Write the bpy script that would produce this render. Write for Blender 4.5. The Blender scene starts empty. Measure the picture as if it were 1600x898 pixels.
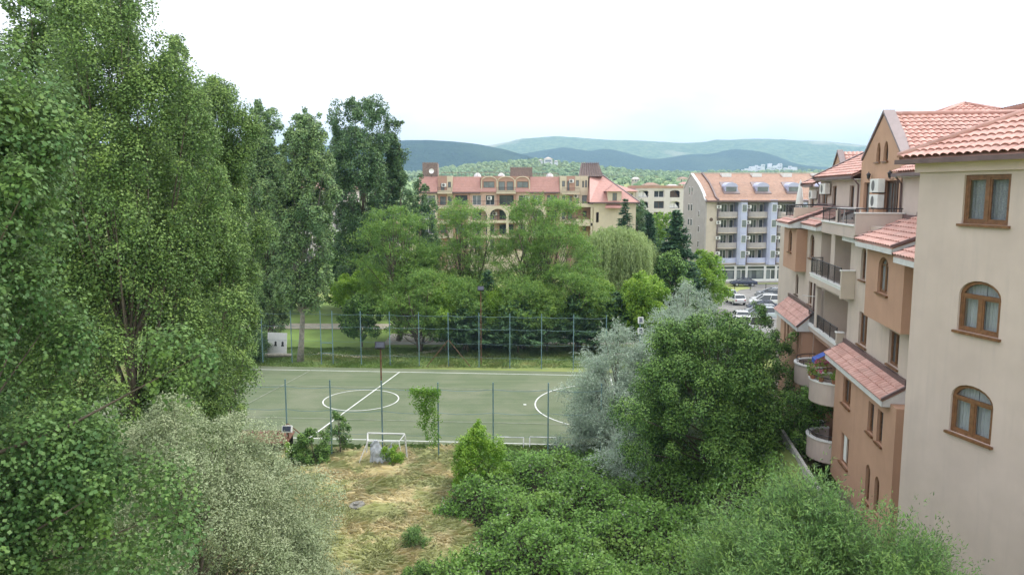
import bpy, bmesh, math, random
import numpy as np
from mathutils import Matrix, Vector
from mathutils.geometry import tessellate_polygon
R = math.radians
rnd = random.Random(7)
scene = bpy.context.scene
COL = scene.collection

# ------------------------------------------------------------------ camera, sky, sun
cam_d = bpy.data.cameras.new('camera'); cam = bpy.data.objects.new('camera', cam_d); COL.objects.link(cam)
cam.location = (0, 0, 16.5)
cam.rotation_euler = (R(90) - math.atan(151/1200), 0, 0)
cam_d.sensor_width = 36; cam_d.lens = 36*1200/1600
cam_d.clip_start = 0.1; cam_d.clip_end = 30000
scene.camera = cam
scene.view_settings.view_transform = 'Standard'; scene.view_settings.look = 'None'
scene.view_settings.exposure = 1.1; scene.view_settings.gamma = 1
SUN_EL, SUN_AZ = R(56), R(72)      # azimuth measured from +Y towards +X
world = bpy.data.worlds.new('World'); scene.world = world; world.use_nodes = True
nt = world.node_tree; nt.nodes.clear()
out = nt.nodes.new('ShaderNodeOutputWorld'); bg = nt.nodes.new('ShaderNodeBackground')
sky = nt.nodes.new('ShaderNodeTexSky'); sky.sky_type = 'NISHITA'; sky.sun_disc = False
sky.sun_elevation = SUN_EL; sky.sun_rotation = SUN_AZ; sky.altitude = 50; sky.dust_density = 2.0
tc = nt.nodes.new('ShaderNodeTexCoord'); mp = nt.nodes.new('ShaderNodeMapping'); mp.inputs['Scale'].default_value = (1, 1, 3.2)
mp.inputs['Location'].default_value = (.35, .1, .2)
nz = nt.nodes.new('ShaderNodeTexNoise'); nz.inputs['Scale'].default_value = 2.3; nz.inputs['Detail'].default_value = 7; nz.inputs['Roughness'].default_value = .55
cr = nt.nodes.new('ShaderNodeValToRGB'); cr.color_ramp.elements[0].position = .34; cr.color_ramp.elements[1].position = .50
cr.color_ramp.elements[0].color = (.5, .5, .5, 1)
mx = nt.nodes.new('ShaderNodeMix'); mx.data_type = 'RGBA'
nt.links.new(tc.outputs['Generated'], mp.inputs['Vector']); nt.links.new(mp.outputs['Vector'], nz.inputs['Vector'])
nt.links.new(nz.outputs['Fac'], cr.inputs['Fac']); nt.links.new(cr.outputs['Color'], mx.inputs[0])
nt.links.new(sky.outputs['Color'], mx.inputs[6]); mx.inputs[7].default_value = (9.3, 9.35, 9.5, 1)
nt.links.new(mx.outputs[2], bg.inputs['Color']); bg.inputs['Strength'].default_value = 0.1
nt.links.new(bg.outputs['Background'], out.inputs['Surface'])
sd = bpy.data.lights.new('sun', 'SUN'); sd.energy = 1.5; sd.angle = R(28); sd.color = (1, .96, .9)
sun = bpy.data.objects.new('sun', sd); COL.objects.link(sun)
sv = Vector((math.sin(SUN_AZ)*math.cos(SUN_EL), math.cos(SUN_AZ)*math.cos(SUN_EL), math.sin(SUN_EL)))
sun.rotation_euler = sv.to_track_quat('Z', 'Y').to_euler()
scene.cycles.max_bounces = 7; scene.cycles.transparent_max_bounces = 12
scene.cycles.diffuse_bounces = 4; scene.cycles.glossy_bounces = 3; scene.cycles.transmission_bounces = 4; scene.cycles.volume_bounces = 0
scene.cycles.caustics_reflective = False; scene.cycles.caustics_refractive = False

# ------------------------------------------------------------------ materials
def nodes(m):
    m.use_nodes = True; return m.node_tree, m.node_tree.nodes['Principled BSDF']
def noise_mix(t, c1, c2, scale, detail=5, coord='Object', lo=.35, hi=.65, stretch=None, rough=.6):
    tcn = t.nodes.new('ShaderNodeTexCoord'); n = t.nodes.new('ShaderNodeTexNoise')
    n.inputs['Scale'].default_value = scale; n.inputs['Detail'].default_value = detail; n.inputs['Roughness'].default_value = rough
    src = tcn.outputs[coord]
    if stretch:
        mpn = t.nodes.new('ShaderNodeMapping'); mpn.inputs['Scale'].default_value = stretch
        t.links.new(src, mpn.inputs['Vector']); src = mpn.outputs['Vector']
    t.links.new(src, n.inputs['Vector'])
    mr = t.nodes.new('ShaderNodeMapRange'); mr.inputs[1].default_value = lo; mr.inputs[2].default_value = hi
    t.links.new(n.outputs['Fac'], mr.inputs[0])
    m = t.nodes.new('ShaderNodeMix'); m.data_type = 'RGBA'
    for i, c in ((6, c1), (7, c2)):
        if isinstance(c, tuple): m.inputs[i].default_value = (*c, 1)
        else: t.links.new(c, m.inputs[i])
    t.links.new(mr.outputs[0], m.inputs[0])
    return m.outputs[2], n.outputs['Fac']
def plain(name, c, rough=.6, metal=0, var=.12, scale=3, bump=0, spec=.5):
    m = bpy.data.materials.new(name); t, b = nodes(m)
    o, f = noise_mix(t, tuple(x*(1-var) for x in c), tuple(min(1, x*(1+var)) for x in c), scale)
    t.links.new(o, b.inputs['Base Color']); b.inputs['Roughness'].default_value = rough; b.inputs['Metallic'].default_value = metal
    b.inputs['Specular IOR Level'].default_value = spec
    if bump:
        bp = t.nodes.new('ShaderNodeBump'); bp.inputs['Strength'].default_value = bump; bp.inputs['Distance'].default_value = .02
        t.links.new(f, bp.inputs['Height']); t.links.new(bp.outputs['Normal'], b.inputs['Normal'])
    return m
def stucco(name, c, dirt=(.75, .75, .76), streak=.6):
    m = bpy.data.materials.new(name); t, b = nodes(m)
    o, f = noise_mix(t, tuple(x*.93 for x in c), tuple(x*1.05 for x in c), .8, 6)
    dc = tuple(x*y for x, y in zip(c, dirt))
    o2, _ = noise_mix(t, o, dc, 1.6, 8, lo=.52, hi=.52+.4/streak, stretch=(1.6, 1.6, .16))
    t.links.new(o2, b.inputs['Base Color']); b.inputs['Roughness'].default_value = .85; b.inputs['Specular IOR Level'].default_value = .2
    n = t.nodes.new('ShaderNodeTexNoise'); n.inputs['Scale'].default_value = 60; n.inputs['Detail'].default_value = 3
    tcn = t.nodes.new('ShaderNodeTexCoord'); t.links.new(tcn.outputs['Object'], n.inputs['Vector'])
    bp = t.nodes.new('ShaderNodeBump'); bp.inputs['Strength'].default_value = .25; bp.inputs['Distance'].default_value = .01
    t.links.new(n.outputs['Fac'], bp.inputs['Height']); t.links.new(bp.outputs['Normal'], b.inputs['Normal'])
    return m
def tile_mat(name, c1, c2, stain, rough=.42, bumpscale=None):
    m = bpy.data.materials.new(name); t, b = nodes(m)
    tcn = t.nodes.new('ShaderNodeTexCoord'); v = t.nodes.new('ShaderNodeTexVoronoi'); v.inputs['Scale'].default_value = 3.4
    t.links.new(tcn.outputs['Object'], v.inputs['Vector'])
    sep = t.nodes.new('ShaderNodeSeparateColor'); t.links.new(v.outputs['Color'], sep.inputs[0])
    m1 = t.nodes.new('ShaderNodeMix'); m1.data_type = 'RGBA'; t.links.new(sep.outputs[0], m1.inputs[0])
    m1.inputs[6].default_value = (*c1, 1); m1.inputs[7].default_value = (*c2, 1)
    o, f = noise_mix(t, m1.outputs[2], stain, 1.1, 7, lo=.5, hi=.85)
    t.links.new(o, b.inputs['Base Color']); b.inputs['Roughness'].default_value = rough; b.inputs['Specular IOR Level'].default_value = .5
    if bumpscale:
        w = t.nodes.new('ShaderNodeTexWave'); w.wave_type = 'BANDS'; w.bands_direction = 'Z'; w.wave_profile = 'SAW'; w.inputs['Scale'].default_value = bumpscale
        t.links.new(tcn.outputs['Object'], w.inputs['Vector'])
        bp = t.nodes.new('ShaderNodeBump'); bp.inputs['Strength'].default_value = .8; bp.inputs['Distance'].default_value = .08
        t.links.new(w.outputs['Fac'], bp.inputs['Height']); t.links.new(bp.outputs['Normal'], b.inputs['Normal'])
    return m
LEAFK = 1.62
def leaf_mat(name, ca, cb, cy=None, trans=.3, rough=.5, patch=.5, tcol=None, under=None, spec=.35, tip=None):
    k_ = LEAFK; ca = tuple(x*k_ for x in ca); cb = tuple(x*k_ for x in cb); cy = cy and tuple(x*k_ for x in cy)
    m = bpy.data.materials.new(name); t, b = nodes(m)
    g = t.nodes.new('ShaderNodeNewGeometry')
    m1 = t.nodes.new('ShaderNodeMix'); m1.data_type = 'RGBA'; m1.inputs[6].default_value = (*ca, 1); m1.inputs[7].default_value = (*cb, 1)
    t.links.new(g.outputs['Random Per Island'], m1.inputs[0]); col = m1.outputs[2]
    if cy: col, _ = noise_mix(t, col, cy, patch, 4, lo=.5, hi=.8)
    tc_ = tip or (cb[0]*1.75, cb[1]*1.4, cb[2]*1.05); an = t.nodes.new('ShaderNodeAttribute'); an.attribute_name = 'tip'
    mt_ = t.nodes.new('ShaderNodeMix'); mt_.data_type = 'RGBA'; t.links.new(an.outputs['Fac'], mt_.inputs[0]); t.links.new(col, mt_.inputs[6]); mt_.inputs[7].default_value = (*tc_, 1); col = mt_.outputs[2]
    if under:
        mu = t.nodes.new('ShaderNodeMix'); mu.data_type = 'RGBA'; t.links.new(g.outputs['Backfacing'], mu.inputs[0])
        t.links.new(col, mu.inputs[6]); mu.inputs[7].default_value = (*under, 1); col = mu.outputs[2]
    t.links.new(col, b.inputs['Base Color']); b.inputs['Roughness'].default_value = rough; b.inputs['Specular IOR Level'].default_value = spec
    tr = t.nodes.new('ShaderNodeBsdfTranslucent')
    if tcol: tr.inputs['Color'].default_value = (*tcol, 1)
    else: t.links.new(col, tr.inputs['Color'])
    ms = t.nodes.new('ShaderNodeMixShader'); ms.inputs[0].default_value = trans
    t.links.new(b.outputs[0], ms.inputs[1]); t.links.new(tr.outputs[0], ms.inputs[2])
    t.links.new(ms.outputs[0], t.nodes['Material Output'].inputs['Surface'])
    return m
def glass_mat(name, tint, see=.0, rough=.04):
    m = bpy.data.materials.new(name); t, b = nodes(m)
    o, f = noise_mix(t, tint, tuple(x*1.5 for x in tint), .7)
    t.links.new(o, b.inputs['Base Color']); b.inputs['Roughness'].default_value = rough; b.inputs['Specular IOR Level'].default_value = .7
    if see:
        tr = t.nodes.new('ShaderNodeBsdfTransparent'); tr.inputs['Color'].default_value = (.86, .9, .93, 1)
        ms = t.nodes.new('ShaderNodeMixShader'); ms.inputs[0].default_value = see
        t.links.new(b.outputs[0], ms.inputs[1]); t.links.new(tr.outputs[0], ms.inputs[2])
        t.links.new(ms.outputs[0], t.nodes['Material Output'].inputs['Surface'])
    return m
M = {}
M['beige'] = stucco('beige stucco', (.53, .443, .405), (.84, .86, .88), 1.2)
M['beige2'] = stucco('pale grey stucco', (.53, .448, .395), (.82, .83, .85), 1.2)
M['orange'] = stucco('terracotta stucco', (.455, .28, .20), (.84, .84, .86), 1.2)
M['orange2'] = stucco('ochre stucco', (.49, .305, .215), (.82, .82, .84), 1.)
M['cream'] = stucco('cream stucco', (.60, .525, .40))
M['lilac'] = stucco('lilac stucco', (.47, .50, .66))
M['rose'] = stucco('rose stucco', (.52, .37, .29))
M['greybeige'] = stucco('greige stucco', (.40, .37, .365))
M['palebeige'] = stucco('sand stucco', (.55, .48, .41))
M['brick'] = stucco('brown render', (.44, .275, .215))
M['concrete'] = plain('concrete', (.42, .41, .39), .9, bump=.4, scale=5, var=.2)
M['white'] = plain('white paint', (.74, .74, .74), .5, var=.05)
M['fascia'] = plain('pale fascia', (.60, .60, .61), .6, var=.08)
M['white_wall'] = stucco('white stucco', (.62, .585, .56))
M['wood'] = plain('brown window frame', (.175, .085, .042), .4, var=.25, scale=9)
M['darkwood'] = plain('dark frame', (.10, .06, .045), .5, var=.2)
M['flash'] = plain('brown flashing', (.13, .085, .085), .45, var=.15)
M['flash2'] = plain('mauve flashing', (.19, .145, .15), .5, var=.1)
M['iron'] = plain('dark iron', (.035, .035, .04), .5, .4)
M['tower'] = plain('weathered boards', (.26, .20, .18), .8, var=.3, scale=6)
M['tile'] = tile_mat('clay tiles', (.45, .24, .20), (.60, .36, .31), (.37, .245, .215), .66)
M['tile2'] = tile_mat('orange tiles far', (.28, .155, .105), (.36, .21, .145), (.22, .145, .11), .6, 1.2)
M['tile3'] = tile_mat('red sheet tiles', (.42, .215, .18), (.47, .25, .215), (.36, .20, .175), .5, .9)
M['glass'] = glass_mat('window glass', (.05, .06, .07))
M['glass2'] = glass_mat('pale window glass', (.14, .16, .17), 0, .12)
M['seeglass'] = glass_mat('clear window glass', (.03, .035, .05), .72)
M['room'] = plain('dark room', (.03, .03, .035), .9)
M['lace'] = plain('lace curtain', (.50, .50, .52), .9, var=.2, scale=30)
M['curtain'] = plain('white curtain', (.72, .73, .72), .9, var=.05)
M['plastic'] = plain('ac housing', (.70, .70, .68), .4, var=.05)
M['grille'] = plain('ac grille', (.12, .12, .12), .6)
M['fence'] = plain('teal steel', (.15, .25, .28), .5, .1)
M['rust'] = plain('rusty steel', (.16, .075, .045), .8, var=.35, scale=5)
M['bark'] = plain('bark', (.13, .105, .08), .9, var=.35, scale=4, bump=.5)
M['palebark'] = plain('pale bark', (.27, .25, .21), .9, var=.3, scale=4, bump=.5)
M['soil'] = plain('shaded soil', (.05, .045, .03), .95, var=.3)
M['blue'] = plain('blue canvas', (.04, .10, .42), .7)
M['tarp'] = plain('grey tarpaulin', (.45, .48, .52), .7, var=.25, scale=6)
M['tyre'] = plain('tyre', (.02, .02, .02), .8)
M['pink'] = plain('pink petals', (.55, .06, .22), .6, var=.4, scale=30)
M['pot'] = plain('clay pot', (.30, .13, .08), .7)
M['lens'] = plain('lamp lens', (.06, .07, .10), .15)
M['line'] = plain('painted line', (.70, .72, .70), .8, var=.12, scale=1.5)
for k, c in dict(car_blue=(.02, .03, .07), car_white=(.72, .73, .74), car_silver=(.42, .44, .47), car_grey=(.12, .13, .14), car_green=(.03, .07, .05), car_black=(.015, .015, .018), car_pale=(.50, .56, .62)).items():
    m = plain(k.replace('_', ' ') + ' paint', c, .25, .2, var=.03); m.node_tree.nodes['Principled BSDF'].inputs['Coat Weight'].default_value = .6; M[k] = m
# leaves
M['L_poplar'] = leaf_mat('poplar leaves', (.068, .132, .036), (.12, .205, .062), (.165, .245, .06), .32, .5, .55, under=(.13, .20, .085), spec=.3)
M['L_poplar_near'] = leaf_mat('near poplar leaves', (.042, .100, .034), (.075, .150, .050), (.150, .230, .045), .32, .48, .7, under=(.12, .185, .075), spec=.3)
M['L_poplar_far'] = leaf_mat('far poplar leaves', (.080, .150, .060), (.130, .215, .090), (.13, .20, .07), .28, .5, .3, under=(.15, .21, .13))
M['L_poplar_dark'] = leaf_mat('dark poplar leaves', (.042, .095, .040), (.070, .135, .055), (.085, .15, .055), .25, .45, .3, under=(.10, .16, .09))
M['L_locust'] = leaf_mat('locust leaves', (.080, .160, .034), (.125, .215, .055), (.155, .24, .055), .42, .5, .35)
M['L_maple'] = leaf_mat('maple leaves', (.085, .175, .022), (.13, .23, .035), (.16, .25, .04), .38, .5, .5)
M['L_willow'] = leaf_mat('willow leaves', (.17, .235, .09), (.25, .31, .14), (.22, .28, .10), .35, .55, .5)
M['L_silver'] = leaf_mat('silver leaves', (.20, .27, .19), (.31, .38, .31), (.12, .20, .08), .2, .55, .6, under=(.40, .46, .40), tip=(.55, .62, .55))
M['L_sage'] = leaf_mat('sage leaves', (.18, .23, .12), (.28, .33, .19), (.235, .235, .14), .25, .55, .35, under=(.27, .32, .19), tip=(.36, .41, .26))
M['L_dark'] = leaf_mat('plum leaves', (.055, .125, .030), (.10, .195, .052), (.085, .165, .04), .28, .42, .6, under=(.07, .13, .06))
M['L_ash'] = leaf_mat('ash leaves', (.078, .165, .048), (.125, .225, .066), (.18, .27, .055), .32, .45, .9, under=(.13, .20, .10), tip=(.22, .33, .08))
M['L_shrub'] = leaf_mat('shrub leaves', (.085, .185, .022), (.135, .25, .036), (.16, .26, .04), .35, .45, .8)
M['L_bramble'] = leaf_mat('bramble leaves', (.080, .175, .032), (.14, .245, .055), (.19, .285, .065), .34, .42, .45, under=(.14, .20, .11))
M['L_conifer'] = leaf_mat('spruce needles', (.022, .058, .028), (.045, .100, .046), (.06, .12, .055), .12, .6, .5)
M['L_cedar'] = leaf_mat('cedar needles', (.038, .085, .034), (.066, .125, .052), None, .12, .6, .5)
M['L_wood'] = leaf_mat('woodland leaves', (.11, .175, .075), (.18, .25, .11), (.24, .28, .13), .1, .7, .004)

# ------------------------------------------------------------------ mesh helpers
class MB:
    def __init__(s): s.v = []; s.f = []
    def add(s, vs, fs):
        k = len(s.v); s.v += [tuple(map(float, p)) for p in vs]; s.f += [tuple(i+k for i in f) for f in fs]; return s
    def box(s, x0, x1, y0, y1, z0, z1):
        x0, x1 = sorted((x0, x1)); y0, y1 = sorted((y0, y1)); z0, z1 = sorted((z0, z1))
        return s.add([(x0,y0,z0),(x1,y0,z0),(x1,y1,z0),(x0,y1,z0),(x0,y0,z1),(x1,y0,z1),(x1,y1,z1),(x0,y1,z1)],
                     [(3,2,1,0),(4,5,6,7),(0,1,5,4),(1,2,6,5),(2,3,7,6),(3,0,4,7)])
    def slab(s, loop, d):                # planar loop of 3D points extruded by vector d
        n = len(loop); a = [Vector(p) for p in loop]; b = [p + Vector(d) for p in a]
        s.add(a + b, [tuple(range(n)), tuple(range(2*n-1, n-1, -1))] + [(i, (i+1) % n, n+(i+1) % n, n+i)[::-1] for i in range(n)]); return s
    def tube(s, pts, r, n=6, cap=True):
        pts = [Vector(p) for p in pts]; rs = r if isinstance(r, (list, tuple)) else [r]*len(pts); base = len(s.v); k = len(pts)
        for i, p in enumerate(pts):
            d = (pts[min(i+1, k-1)] - pts[max(i-1, 0)]).normalized()
            a = d.cross(Vector((0, 0, 1)) if abs(d.z) < .9 else Vector((1, 0, 0))).normalized(); b = d.cross(a)
            for j in range(n):
                t = 2*math.pi*j/n; q = p + (a*math.cos(t) + b*math.sin(t))*rs[i]; s.v.append(tuple(q))
        for i in range(k-1):
            for j in range(n): s.f.append((base+i*n+j, base+i*n+(j+1) % n, base+(i+1)*n+(j+1) % n, base+(i+1)*n+j))
        if cap: s.f.append(tuple(base+j for j in range(n))[::-1]); s.f.append(tuple(base+(k-1)*n+j for j in range(n)))
        return s
    def lathe(s, prof, c=(0, 0, 0), n=16, a0=0, a1=2*math.pi):
        base = len(s.v); full = abs(a1-a0-2*math.pi) < 1e-6; m = n if full else n+1
        for r, z in prof:
            for j in range(m):
                t = a0 + (a1-a0)*j/n; s.v.append((c[0]+r*math.cos(t), c[1]+r*math.sin(t), c[2]+z))
        for i in range(len(prof)-1):
            for j in range(n):
                j2 = (j+1) % m; s.f.append((base+i*m+j, base+i*m+j2, base+(i+1)*m+j2, base+(i+1)*m+j))
        return s
    def wall(s, outer, holes=(), y=0, depth=.2, thick=None):   # loops of (x,z); front at y, reveals run back by depth
        loops = [outer] + list(holes)
        tri = tessellate_polygon([[Vector((p[0], p[1], 0)) for p in l] for l in loops])
        flat = [p for l in loops for p in l]; base = len(s.v); s.v += [(p[0], y, p[1]) for p in flat]
        for t in tri:
            a, b, c = (flat[i] for i in t); ar = (b[0]-a[0])*(c[1]-a[1]) - (b[1]-a[1])*(c[0]-a[0])
            if abs(ar) < 1e-9: continue
            s.f.append(tuple(base+i for i in (t if ar > 0 else t[::-1])))
        for li, l in enumerate(loops):
            d = depth if li else (thick if thick is not None else depth)
            n = len(l); k = len(s.v); s.v += [(p[0], y, p[1]) for p in l] + [(p[0], y+d, p[1]) for p in l]
            for i in range(n): s.f.append((k+i, k+(i+1) % n, k+n+(i+1) % n, k+n+i))
        return s
    def build(s, name, mat, parent=None, smooth=False, **kw):
        me = bpy.data.meshes.new(name); me.from_pydata(s.v, [], s.f); me.materials.append(mat if not isinstance(mat, str) else M[mat])
        if smooth: me.shade_smooth()
        o = bpy.data.objects.new(name, me); COL.objects.link(o)
        if parent is not None: o.parent = parent
        tag(o, **kw); return o
def tag(o, label=None, cat=None, group=None, kind=None):
    if label: o['label'] = label
    if cat: o['category'] = cat
    if group: o['group'] = group
    if kind: o['kind'] = kind
    return o
def thing(name, loc, label, cat, group=None, rz=0, xdir=None):
    o = bpy.data.objects.new(name, None); COL.objects.link(o); o.location = loc; o.empty_display_size = .3
    if xdir: rz = math.atan2(xdir[1], xdir[0])
    o.rotation_euler = (0, 0, rz); return tag(o, label, cat, group)
def bevel(o, w=.02, seg=2):
    m = o.modifiers.new('bevel', 'BEVEL'); m.width = w; m.segments = seg; m.limit_method = 'ANGLE'; return o
def rect(x0, x1, z0, z1): return [(x0, z0), (x1, z0), (x1, z1), (x0, z1)]
def arch(x0, x1, z0, z1, rise, n=10):       # z1 = crown height
    w = (x1-x0)/2; c = (x0+x1)/2; pts = [(x0, z0), (x1, z0)]
    for i in range(n+1):
        a = math.pi*i/n
        pts.append((c + w*math.cos(a), z1 - rise + rise*math.sin(a)))
    return pts
def shape(x0, x1, z0, z1, rise): return arch(x0, x1, z0, z1, rise) if rise else rect(x0, x1, z0, z1)
def bars(mb, x0, x1, y, z0, z1, step=.11, r=.008, posts=1.2, along='x', c=0):
    def P(a, z): return (a, y, z) if along == 'x' else (c, a, z)
    L = x1-x0; n = max(1, round(abs(L)/step))
    mb.tube([P(x0, z1), P(x1, z1)], .025, 5); mb.tube([P(x0, z0+.06), P(x1, z0+.06)], .012, 4); mb.tube([P(x0, z1-.14), P(x1, z1-.14)], .010, 4)
    for i in range(n+1): a = x0+L*i/n; mb.tube([P(a, z0+.06), P(a, z1)], r, 4, False)
    m = max(1, round(abs(L)/posts))
    for i in range(m+1): a = x0+L*i/m; mb.tube([P(a, z0), P(a, z1+.03)], .022, 5)
def window(parent, x0, x1, z0, z1, y, frame='wood', rise=0, mull=1, sill=True, glass='glass', curtain=None, bar=.07, transom=False, name='window', depth=.1):
    f = MB(); yo = y + depth
    f.wall(shape(x0, x1, z0, z1, rise), [shape(x0+bar, x1-bar, z0+bar, z1-bar, max(0, rise-bar*.3) if rise else 0)], yo, .07)
    for i in range(mull):
        c = x0 + (x1-x0)*(i+1)/(mull+1); f.box(c-bar*.6, c+bar*.6, yo-.004, yo+.07, z0+bar, (z1-rise if transom else z1-bar*(1 if not rise else 1.2)))
    if transom: f.box(x0+bar, x1-bar, yo-.006, yo+.07, z1-rise-.04, z1-rise+.04)
    if bar > .06 and mull:       # sash frames
        c = (x0+x1)/2
        for a, b in ((x0+bar, c-bar*.6), (c+bar*.6, x1-bar)):
            zt = z1-rise-.04 if transom else z1-bar-.001-(rise*.5 if rise else 0)
            if b-a > .25: f.wall(rect(a, b, z0+bar, zt), [rect(a+.05, b-.05, z0+bar+.05, zt-.05)], yo+.012, .04)
    w = f.build(name, frame, parent)
    MB().add([(p[0], yo+.045, p[1]) for p in shape(x0+.02, x1-.02, z0+.02, z1-.02, rise)], [tuple(range(len(shape(x0, x1, z0, z1, rise))))]).build('pane', glass, w)
    if sill: MB().box(x0-.09, x1+.09, y-.09, yo+.01, z0-.07, z0-.002).build('sill', frame if sill is True else sill, w)
    if curtain:
        room = MB().box(x0+.001, x1-.001, yo+.34, yo+.36, z0+.001, z1-.001)
        room.build('room_lining', 'room', w)
        parts = {'lace': [(x0+.04, x1-.04)], 'curtain': [(x0+.03, x0+(x1-x0)*.49), (x0+(x1-x0)*.51, x1-.03)]}[curtain]
        for a, b in parts:
            cm = MB(); n = int((b-a)/.02); zs = [z0+.03 + (0 if curtain == 'curtain' else .0), z1-.08-(0)]
            xs = [a + (b-a)*i/n for i in range(n+1)]
            ys = [yo+.2 + .022*math.sin(x*62+math.sin(x*9)) for x in xs]
            zt = [min(z1-.03, (z1-rise + math.sqrt(max(0, 1-((x-(x0+x1)/2)/((x1-x0)/2))**2))*rise) if rise else z1-.05) for x in xs]
            cm.add([(x, yy, zs[0]) for x, yy in zip(xs, ys)] + [(x, yy, z) for x, yy, z in zip(xs, ys, zt)], [(i, i+1, n+2+i, n+1+i) for i in range(n)])
            cm.build('curtain', curtain, w, True)
    return w
def ac_unit(parent, x, y, z, w=.85, h=.58, d=.3, along='x'):
    b = bevel(MB().box(x, x+w, y-d-.08, y-.08, z, z+h).build('ac_unit', 'plastic', parent), .015)
    g = MB(); cx = x+w*.4; cz = z+h/2
    g.add([(cx+.36*h*math.cos(t*math.pi/8)*1.1, y-d-.085, cz+.40*h*math.sin(t*math.pi/8)) for t in range(16)], [tuple(range(16))])
    g.build('fan_grille', 'grille', b)
    MB().box(x+.1, x+.14, y-d, y, z-.04, z-.002).box(x+w-.14, x+w-.1, y-d, y, z-.04, z-.002).build('bracket', 'iron', b)
    return b
def tile_roof(p0, p1, p2, p3, pitch=.28, course=.37, amp=.050):  # p0-p1 eave (left,right seen from outside), p2-p3 top (right,left)
    p0, p1, p2, p3 = map(Vector, (p0, p1, p2, p3)); ex = (p1-p0).normalized(); nrm = ex.cross((p3-p0) if (p3-p0).length > .01 else (p2-p0)).normalized(); ey = nrm.cross(ex)
    def st(p): return ((p-p0).dot(ex), (p-p0).dot(ey))
    (s0, t0), (s1, t1), (s2, t2), (s3, t3) = map(st, (p0, p1, p2, p3)); T = max(t2, t3)
    nc = max(1, round(T/course)); smin = min(0, s3); smax = max(s1, s2); ns = int((smax-smin)/pitch*8)+1
    V = []; rows = []
    for j in range(nc):
        for e in (0, 1):
            t = T*(j+e)/nc; f = t/T; sl = s0+(s3-s0)*f; sr = s1+(s2-s1)*f
            h = .048 if e == 0 else 0.0
            row = []
            for i in range(ns+1):
                sx = min(max(smin+(smax-smin)*i/ns, sl), sr); ph = (sx/pitch) % 1
                w = amp*(abs(math.sin(math.pi*ph))**.6*1.5-.6)
                row.append(p0 + ex*sx + ey*(t - (.02 if e == 0 else 0)) + nrm*(h + w + .03))
            rows.append(row)
    mb = MB(); k = ns+1
    for j in range(0, len(rows), 2):      # each course is its own strip, so the steps between courses stay sharp
        for lo_, hi_ in ((rows[j], rows[j+1]), (rows[j-1], rows[j]) if j else (None, None)):
            if lo_ is None: continue
            base = len(mb.v); mb.v += [tuple(q) for q in lo_] + [tuple(q) for q in hi_]
            for i in range(ns): mb.f.append((base+i, base+i+1, base+k+i+1, base+k+i))
    # deck below
    mb.slab([p0+nrm*-.05, p1+nrm*-.05, p2+nrm*-.05, p3+nrm*-.05], nrm*.02)
    return mb

# ------------------------------------------------------------------ terrain
def sm(t): t = np.clip(t, 0, 1); return t*t*(3-2*t)
def zg(x, y):
    x = np.asarray(x, float); y = np.asarray(y, float)
    xb = 10.9 + .153*y - 2.6
    near = 3.7*sm((x-(xb-4.6))/4.2)*(1-sm((y-52)/45))
    near = near - 2.6*sm((x-(10.9+.153*y-2.62))/1.1)*sm((y-20)/2)*(1-sm((y-50)/8))
    r = np.hypot(x, y)
    return near + np.clip(r-260, 0, None)*.0325 - .02
def sheet(name, xs, ys, zf, mat, **kw):
    X, Y = np.meshgrid(xs, ys); Z = zf(X, Y); n, m = X.shape
    mb = MB(); mb.v = list(map(tuple, np.stack([X.ravel(), Y.ravel(), Z.ravel()], 1).tolist()))
    mb.f = [(i*m+j, i*m+j+1, (i+1)*m+j+1, (i+1)*m+j) for i in range(n-1) for j in range(m-1)]
    return mb.build(name, mat, None, True, **kw)
gm = bpy.data.materials.new('grass ground'); t, b = nodes(gm)
o1, _ = noise_mix(t, (.085, .14, .035), (.13, .18, .05), .35, 6)
o2, _ = noise_mix(t, o1, (.20, .17, .085), .12, 7, lo=.55, hi=.75)
o3, _ = noise_mix(t, o2, (.30, .34, .13), .006, 6, lo=.42, hi=.50)
t.links.new(o3, b.inputs['Base Color']); b.inputs['Roughness'].default_value = .95; b.inputs['Specular IOR Level'].default_value = .1
def spaced(lo, hi, mid_lo, mid_hi, step, n=22):
    a = list(np.arange(mid_lo, mid_hi, step)); g_ = np.geomspace(1, max(1.01, hi-mid_hi+1), n)[0:] - 1
    g2 = np.geomspace(1, max(1.01, mid_lo-lo+1), n) - 1
    return np.array([mid_lo-v for v in g2[::-1][:-1]] + a + [mid_hi+v for v in g_])
gx = spaced(-12000, 12000, -60, 70, 1.25); gy = spaced(-3000, 14000, -10, 130, 1.25)
def zfar(x, y):
    r = np.hypot(x, y); z = zg(x, y); return np.where(r > 2600, 76 - (r-2600)*.003, np.minimum(z, 76.1))
sheet('ground', gx, gy, zfar, gm, kind='structure')

def flat(name, loop, z, mat, **kw):
    kw.setdefault('kind', 'structure'); return MB().add([(x, y, z if not callable(z) else float(z(x, y))) for x, y in loop], [tuple(range(len(loop)))]).build(name, mat, **kw)
# turf pitch
tm = bpy.data.materials.new('artificial turf'); t, b = nodes(tm)
o1, _ = noise_mix(t, (.105, .138, .078), (.145, .175, .105), 1.4, 8, stretch=(.08, 1.3, 1))
o2, _ = noise_mix(t, o1, (.19, .205, .14), .22, 8, lo=.45, hi=.75)
t.links.new(o2, b.inputs['Base Color']); b.inputs['Roughness'].default_value = .9; b.inputs['Specular IOR Level'].default_value = .15
SL = -.078
def far_y(x): return 69.0 + SL*(x+10)
def near_y(x): return 49.7 + SL*(x+10)
flat('pitch', [(-33, near_y(-33)-1.2), (9.6, near_y(9.6)-1.2), (9.6, far_y(9.6)+1.3), (-33, far_y(-33)+1.3)], .004, tm)
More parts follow.
